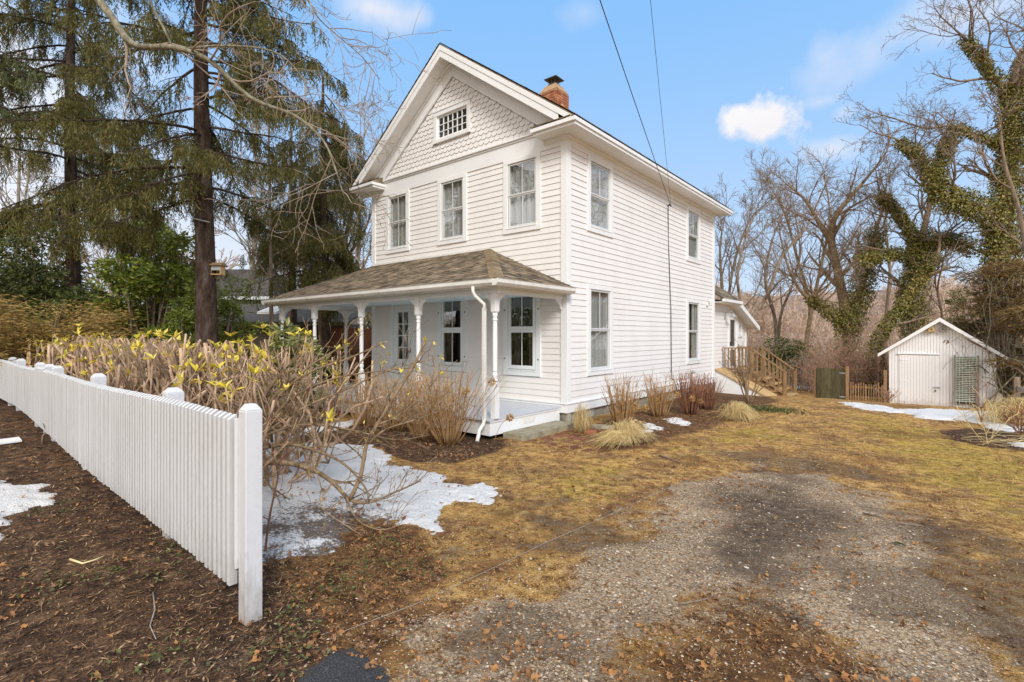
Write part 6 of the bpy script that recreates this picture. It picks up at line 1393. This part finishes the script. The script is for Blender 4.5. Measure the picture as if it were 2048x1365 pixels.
solo('left_brush', mb, M['darkever'], 'dark brush beneath the bare woods at left', 'brush', kind='stuff')
rng = np.random.default_rng(18); n = 14000; mb = MB(); a = rng.uniform(R(200), R(285), n); r = 20+14*rng.random(n); q = CAM[:2]+(np.cos(a)[:, None]*VV+np.sin(a)[:, None]*RV)*r[:, None]  # unseen leaf screen, added to darken what the porch windows mirror
mb.leaves(np.column_stack([q, gz0(q[:, 0], q[:, 1])+rng.random(n)**1.2*3.2]), dirs(n, 1.0, rng), dirs(n, 0, rng), rng.uniform(.4, 1.0, n), rng.uniform(.12, .3, n))
solo('reflection_screen', mb, M['darkever'], 'dark evergreen screen across the street, mirrored in the porch windows', 'brush', kind='stuff')  # unseen added screen, only there to darken the porch window reflections
hx = np.linspace(-500, 500, 90); hy = np.linspace(120, 420, 30); X, Y = np.meshgrid(hx, hy, indexing='ij')
Z = gz0(X, Y)+12*sst(120, 210, Y)+5*fbm(X*.02, Y*.02, 80)-3; idx = np.arange(X.size).reshape(X.shape)
tag(obj('hills', MB().addn(np.stack([X, Y, Z], -1).reshape(-1, 3), np.stack([idx[:-1, :-1], idx[1:, :-1], idx[1:, 1:], idx[:-1, 1:]], -1).reshape(-1, 4), True), surf('hill_wood', (.16, .105, .08), (.27, .19, .15), .35, 1.0, fine=2)), kind='structure')

# ---- the cut back rhododendron hedge behind the fence
rng = np.random.default_rng(111); lines, C_, D_, W_ = [], [], [], []
base = np.array((-4.5, -5.7, 0.0)); hedge = thing('cut_back_hedge', 'hard pruned rhododendron hedge with thick tan stems and yellow leaf tufts behind the fence', 'hedge', base)
def tuft(p, d, n=7, L=(.07, .135)):
    o = dirs(n, 0, rng); o = o-np.outer(o@unit(d), unit(d)); o = o/(np.linalg.norm(o, axis=1, keepdims=True)+1e-6); C_.append(np.tile(p, (n, 1))); D_.append(o*rng.uniform(.6, 1.1, (n, 1))+unit(d)*.7); W_.append(rng.uniform(*L, n))
for i in range(270):
    x = rng.uniform(-8.5, .1); y = -5.65+rng.normal(0, .30); p = np.array((x, y, float(gz0(x, y))-.03)); lean = rng.normal(0, .42, 2)
    if x > -.9: lean[0] += .38*(x+.9)
    topz = 1.50+.085*rng.normal()-(.10 if x > -.4 else 0); hz_ = rng.uniform(.45, .95)
    k1 = wander(rng, p, (lean[0], lean[1], 1.0), hz_, 4, .32, up=.12); r = rng.uniform(.016, .044)*(.6 if x > -.8 else 1); lines.append((k1, np.linspace(r, r*.8, 5), 0))
    for j in range(rng.integers(2, 6)):
        q = k1[-1] if j < 2 else k1[rng.integers(2, 5)]; l = max(topz+rng.normal(0, .07)-q[2], .12); dd = np.array((rng.normal(0, .6)+lean[0]*.5, rng.normal(0, .6), 1.0)); k2 = wander(rng, q, dd, l*1.15, 4, .30, up=.24); r2 = r*rng.uniform(.45, .75); lines.append((k2, np.linspace(r2, r2*.72, 5), 1))
        for m in range(rng.integers(1, 3)):
            q2 = k2[rng.integers(1, 4)]; k3 = wander(rng, q2, (rng.normal(0, .7), rng.normal(0, .7), .8), rng.uniform(.1, .32), 3, .2, up=.15); r3 = r2*rng.uniform(.35, .55); lines.append((k3, np.linspace(r3, r3*.6, 4), 2))
            if rng.random() < .16 and k3[-1][2] > 1.15 or rng.random() < .05: tuft(k3[-1], k3[-1]-k3[-2], rng.integers(4, 8))
        if rng.random() < .23: tuft(k2[-1], k2[-1]-k2[-2], rng.integers(5, 9))
for p_, r_, k in lines: p_[:, 1] = np.maximum(p_[:, 1], -6.52+.03*rng.random()); p_[:, 2] = np.minimum(p_[:, 2], 1.60+.12*rng.random())
a, b = build_lines(lines, 1, 7); obj('trunk', a, M['hedgebark'], hedge); obj('branches', b, M['hedgebark'], hedge)
c = np.concatenate(C_); m = len(c); c[:, 1] = np.maximum(c[:, 1], -6.5); obj('foliage', MB().leaves(c, np.concatenate(D_), np.tile((0, 0, 1.0), (m, 1))+.3*dirs(m, 0, rng), np.concatenate(W_), np.concatenate(W_)*.36, .12), M['yellowleaf'], hedge)
# sprawling shrub at the right end of the hedge: stems sweep right over the snow
rng = np.random.default_rng(121); lines, C_, D_, W_ = [], [], [], []
base = np.array((*P(506, 900, 5.2)[:2], 0.0)); spr = thing('sprawling_shrub', 'sprawling bare shrub with long stems reaching right over the snow at the hedge end', 'shrub', base)
d0 = 5.2; g_ = lambda *q: [P(x, y, d) for x, y, d in q]
B_ = base+(0, 0, .05)
main = [
 (g_((508, 930, 5.2), (560, 925, 5.0), (620, 938, 4.8), (665, 965, 4.7), (700, 1000, 4.7), (740, 1005, 4.7), (790, 985, 4.8), (842, 962, 4.9)), .030, .006),
 (g_((700, 1000, 4.7), (722, 950, 4.7), (733, 890, 4.7), (760, 840, 4.7), (800, 775, 4.7), (830, 728, 4.7), (850, 684, 4.7)), .020, .012),
 (g_((508, 900, 5.2), (580, 890, 5.0), (640, 905, 4.8), (690, 930, 4.7), (730, 975, 4.65), (738, 1005, 4.65)), .018, .006),
 (g_((508, 880, 5.2), (600, 850, 5.1), (700, 860, 5.0), (790, 880, 5.0), (860, 870, 5.1)), .014, .004),
 (g_((512, 880, 5.2), (580, 800, 5.1), (660, 760, 5.0), (740, 745, 5.0), (830, 735, 5.0)), .016, .004),
 (g_((510, 880, 5.2), (600, 820, 5.1), (690, 780, 5.0), (780, 740, 5.0), (880, 715, 5.0)), .015, .004),
 (g_((512, 870, 5.2), (560, 790, 5.2), (620, 745, 5.1), (690, 720, 5.1), (760, 690, 5.1)), .022, .006),
 (g_((512, 870, 5.2), (545, 800, 5.2), (590, 755, 5.2), (640, 720, 5.2), (690, 690, 5.2)), .026, .008),
 (g_((505, 870, 5.2), (525, 800, 5.2), (560, 750, 5.2), (600, 710, 5.3)), .030, .010),
 (g_((735, 890, 4.7), (770, 860, 4.7), (830, 840, 4.8), (900, 815, 4.9)), .010, .003),
 (g_((755, 850, 4.7), (800, 830, 4.7), (845, 790, 4.8), (880, 750, 4.8)), .009, .003),
 (g_((690, 990, 4.7), (715, 1040, 4.5), (760, 1060, 4.4), (800, 1050, 4.4)), .010, .004),
 (g_((665, 965, 4.7), (640, 1010, 4.5), (690, 1050, 4.4), (740, 1080, 4.3)), .008, .003),
 (g_((510, 950, 5.1), (550, 980, 4.8), (580, 1000, 4.6)), .012, .005)]
for pl, r0, r1 in main:
    pts = spline(pl, 4); m = len(pts); rad = np.linspace(r0, r1, m); lines.append((pts, rad, 0)); L = np.sum(np.linalg.norm(np.diff(pts, axis=0), axis=1))
    for i in range(int(5+L*7)):
        f = rng.uniform(.22, 1)*(m-1.01); k = int(f); td = unit(pts[k+1]-pts[k]); s = unit(np.cross(td, rng.normal(size=3))+(0, 0, .25)); branch(rng, lines, pts[k], td*.8+s*rng.uniform(.3, .9), rng.uniform(.15, .5), max(rad[k]*.45, .003), 2, 3, (3, 3, 2), (.4, .9), .55, .12, .08, .3, .6, .0022)
    if rng.random() < .8 and pts[-1][2] > 1.0: tuft(pts[-1], pts[-1]-pts[-2], 6, (.04, .08))
for p_, r_, k in lines:
    if k == 2 and p_[-1][2] > 1.25 and rng.random() < .22: tuft(p_[-1], p_[-1]-p_[-2], 4, (.04, .08))
    elif k == 3 and rng.random() < .16: tuft(p_[-1], p_[-1]-p_[-2], 2, (.02, .04))
a, b = build_lines(lines, 1, 7); obj('trunk', a, M['shrubbark'], spr); obj('branches', b, M['shrubbark'], spr)
c = np.concatenate(C_); m = len(c); obj('foliage', MB().leaves(c, np.concatenate(D_), np.tile((0, 0, 1.0), (m, 1))+.3*dirs(m, 0, rng), np.concatenate(W_), np.concatenate(W_)*.36, .12), M['yellowleaf'], spr)

t = thing('bare_sapling', 'thin bare sapling standing just right of the square fence end post', 'sapling', P(528, 1118, 3.9)); rng = np.random.default_rng(125); lines = []
b_ = np.array(P(528, 1118, 3.9)); pts = spline([b_+(0, 0, -.03), P(538, 1040, 3.9), P(555, 960, 4.0), P(565, 910, 4.0)], 4); lines.append((pts, np.linspace(.010, .005, len(pts)), 0))
for k in (4, 6, 8, 10): branch(rng, lines, pts[k], (rng.normal(.5, .5), rng.normal(0, .3), .8), .3, .004, 2, 3, (3, 2), (.4, .9), .5, .12, .1, .3, .6, .0022)
a, b = build_lines(lines, 9); obj('stems', a, M['redstem'], t)

# ---- dry hydrangeas, straw clumps and other small plants
def hydrangea(label, px, py, h, spread, n, seed, mat='drystem', blooms=(), grp='dry hydrangea stems', bloom_r=.055):
    rng = np.random.default_rng(seed); x, y = G(px, py); base = np.array((x, y, float(gz(x, y)))); lines = []; t = thing('dry_hydrangea', label, 'shrub', base, grp)
    for i in range(n):
        a = rng.uniform(0, 6.28); o = rng.random()**.6; p = base+np.array((cos(a), sin(a), 0))*.14*o+(0, 0, -.02); l = h*rng.uniform(.55, 1.05); d = np.array((cos(a)*spread*o, sin(a)*spread*o, 1.0)); k = wander(rng, p, d, l, 5, .06, up=.02); lines.append((k, np.linspace(.0065, .003, 6), 0))
        for j in range(rng.integers(1, 4)): q = k[rng.integers(2, 5)]; lines.append((wander(rng, q, d+rng.normal(0, .4, 3), l*rng.uniform(.15, .4), 3, .1), np.linspace(.004, .002, 4), 1))
    a, b = build_lines(lines, 9, 5); obj('stems', a, M[mat], t)
    for (bx, by, dd) in blooms:
        q = P(bx, by, dd); mb = MB(); m = 90; o = dirs(m, 0, rng); mb.leaves(q+o*bloom_r*rng.uniform(.4, 1, (m, 1)), o+.8*dirs(m, 0, rng), dirs(m, 0, rng), rng.uniform(.02, .035, m), rng.uniform(.018, .03, m), .2); obj('flower_head', mb, M['drybloom'], t)
    return t
hydrangea('tall tan stems with a dry brown flower head in front of the corner post', 898, 888, 1.30, .62, 100, 131, 'drystem', [(931, 783, 7.75), (984, 764, 7.7)])
hydrangea('dense dry stems left of the corner post clump', 850, 880, 1.2, .6, 85, 132, 'drystem', [(893, 780, 8.0)])
hydrangea('dry stem clump in front of the second porch post', 790, 862, 1.15, .6, 80, 133, 'drystem')
hydrangea('dry stem clump in front of the middle porch post', 725, 850, 1.05, .55, 70, 134, 'drystem')
hydrangea('reddish stem clump furthest left below the porch floor', 668, 838, .85, .5, 45, 135, 'redstem')
hydrangea('tall tan stems with dry heads beside the stone foundation', 1243, 853, .98, .34, 90, 136, 'drystem', [(1270, 814, 8.6), (1291, 817, 8.9)])
hydrangea('tan stems with a round dry bloom, second along the side wall', 1318, 832, .92, .36, 80, 137, 'drystem', [(1314, 803, 9.6), (1354, 790, 10.4)])
hydrangea('reddish brown stems below the middle of the side wall', 1380, 828, .95, .40, 110, 138, 'redstem', [(1385, 798, 10.4)])
hydrangea('reddish brown dense stems near the rear corner of the side wall', 1412, 818, .85, .42, 100, 139, 'redstem', [(1400, 803, 10.9)])
for k, (bx, by, dd, lab) in enumerate(((1019, 836, 7.6, 'single dry flower head on a stem leaning over the porch edge'),)):
    q = P(bx, by, dd); rng = np.random.default_rng(150); m = 90; o = dirs(m, 0, rng); hd = thing('dry_flower', lab, 'flower', q); x, y = G(985, 890)
    obj('flower_head', MB().leaves(q+o*.05*rng.uniform(.4, 1, (m, 1)), o+.8*dirs(m, 0, rng), dirs(m, 0, rng), .03, .026, .2), M['drybloom'], hd); obj('stem', MB().tube(spline([(x, y, 0), (np.array((x, y, 0))+q)/2+(0, 0, .1), q]), .004, 5), M['drystem'], hd)
def straw(label, px, py, rx, h, n, seed, up=.45, lean=(0, 0)):
    rng = np.random.default_rng(seed); x, y = G(px, py); base = np.array((x, y, float(gz(x, y)))); lines = []
    nt_ = 7; cen = rng.normal(0, .22*rx, (nt_, 2)); ln = rng.normal(0, .55*rx, (nt_, 2)); hh = h*rng.uniform(.75, 1.3, nt_)
    for i in range(n):
        j = rng.integers(nt_); a = rng.uniform(0, 6.28); o = rng.random()**.7; p = base+np.array((*cen[j], 0))+rng.normal(0, .05, 3)*(1, 1, 0)
        e = np.array((cos(a), sin(a), 0))*rx*(.15+.75*o)*rng.uniform(.6, 1.25)+np.array((*ln[j], 0)); hz_ = hh[j]*rng.uniform(.45, 1.15)
        m = p+e*rng.uniform(.3, .55)+(0, 0, hz_); z = p+e*rng.uniform(.85, 1.25)+(0, 0, hz_*rng.uniform(-.1, .75)); z[2] = max(z[2], base[2]+.01)
        lines.append((spline([p, p*.6+m*.4+(0, 0, hz_*.22), m, z], 2)+rng.normal(0, .006, (7, 3)), np.linspace(.0036, .0016, 7), 0))
    b, _ = build_lines(lines, 9, 3); return solo('straw_clump', b, M['straw'], label, 'ornamental grass', 'straw coloured grass clumps')
straw('big pale straw grass mound beside the brick paving', 1247, 888, .30, .26, 900, 141)
straw('round pale straw grass mound near the cellar doors', 1471, 838, .30, .26, 700, 142)
straw('small upright straw tuft against the foundation behind the step', 1163, 866, .13, .40, 140, 143)
straw('golden straw grass mound cut by the right edge of the picture', 2038, 852, .55, .42, 1100, 144)
rng = np.random.default_rng(145); mb = MB(); ls = []
for i in range(34):
    x, y = G(1990+rng.normal(0, 35), 884+rng.normal(0, 7)); a = rng.normal(.3, .9); l = rng.uniform(.2, .7); z = float(gz(x, y)); ls.append((np.array([(x, y, z+.02), (x+cos(a)*l*.5, y+sin(a)*l*.5, z+.05*rng.random()+.02), (x+cos(a)*l, y+sin(a)*l, z+.02+.08*rng.random())]), np.linspace(.0032, .0018, 3)))
solo('stalk_bundle', mb.tubes(ls, 4), M['straw'], 'loose heap of cut pale stalks lying on the bed before the shed', 'cut stalks')
# bare fan shaped shrub before the deck
def fan(label, px, py, h, n, seed, mat='shrubbark', spread=.7, r=.016, d=None, mx=4):
    rng = np.random.default_rng(seed); x, y = G(px, py) if d is None else P(px, py, d)[:2]; base = np.array((x, y, float(gz0(x, y))-.03)); lines = []
    for i in range(n):
        a = rng.uniform(0, 6.28); branch(rng, lines, base, (cos(a)*spread*rng.random(), sin(a)*spread*rng.random(), .8), h*rng.uniform(.6, 1.05), r*rng.uniform(.6, 1), 1, mx, (4, 4, 3), (.25, .7), .55, .12, .09, .3, .55, .0028)
    a, b = build_lines(lines); t = thing('bare_shrub', label, 'shrub', base); obj('stems', b, M[mat], t)
fan('dark bare vase shaped shrub in front of the wooden deck', 1497, 806, 1.3, 11, 151, 'shrubbark', .9, .022)
fan('thin reddish saplings on the snow in front of the shed trellis', 1962, 848, 1.1, 4, 152, 'redstem', .35, .009, None, 2)
fan('sparse pale dry stalks on the bed in front of the shed', 1975, 888, .75, 7, 153, 'straw', 1.1, .0035, None, 2)
fan('brown dry bush at the right edge beside the golden mound', 2042, 872, .55, 14, 154, 'redstem', .9, .008, None, 3)
# little bush at left foot of the shed
fan('low rusty brush at the left foot of the shed', 1775, 806, .45, 16, 155, 'twigred', 1.0, .008, 15.4, 3)
rng = np.random.default_rng(160); x, y = G(1530, 822); n = 700; X = x+rng.normal(0, .35, n); Y = y+rng.normal(0, .2, n)
solo('green_groundcover', MB().leaves(np.stack([X, Y, gz0(X, Y)+rng.uniform(0, .07, n)], -1), dirs(n, .2, rng), dirs(n, .8, rng), rng.uniform(.04, .08, n), rng.uniform(.02, .04, n), .1), M['groundivy'], 'patch of green ground cover below the cellar doors', 'ground cover', kind='stuff')
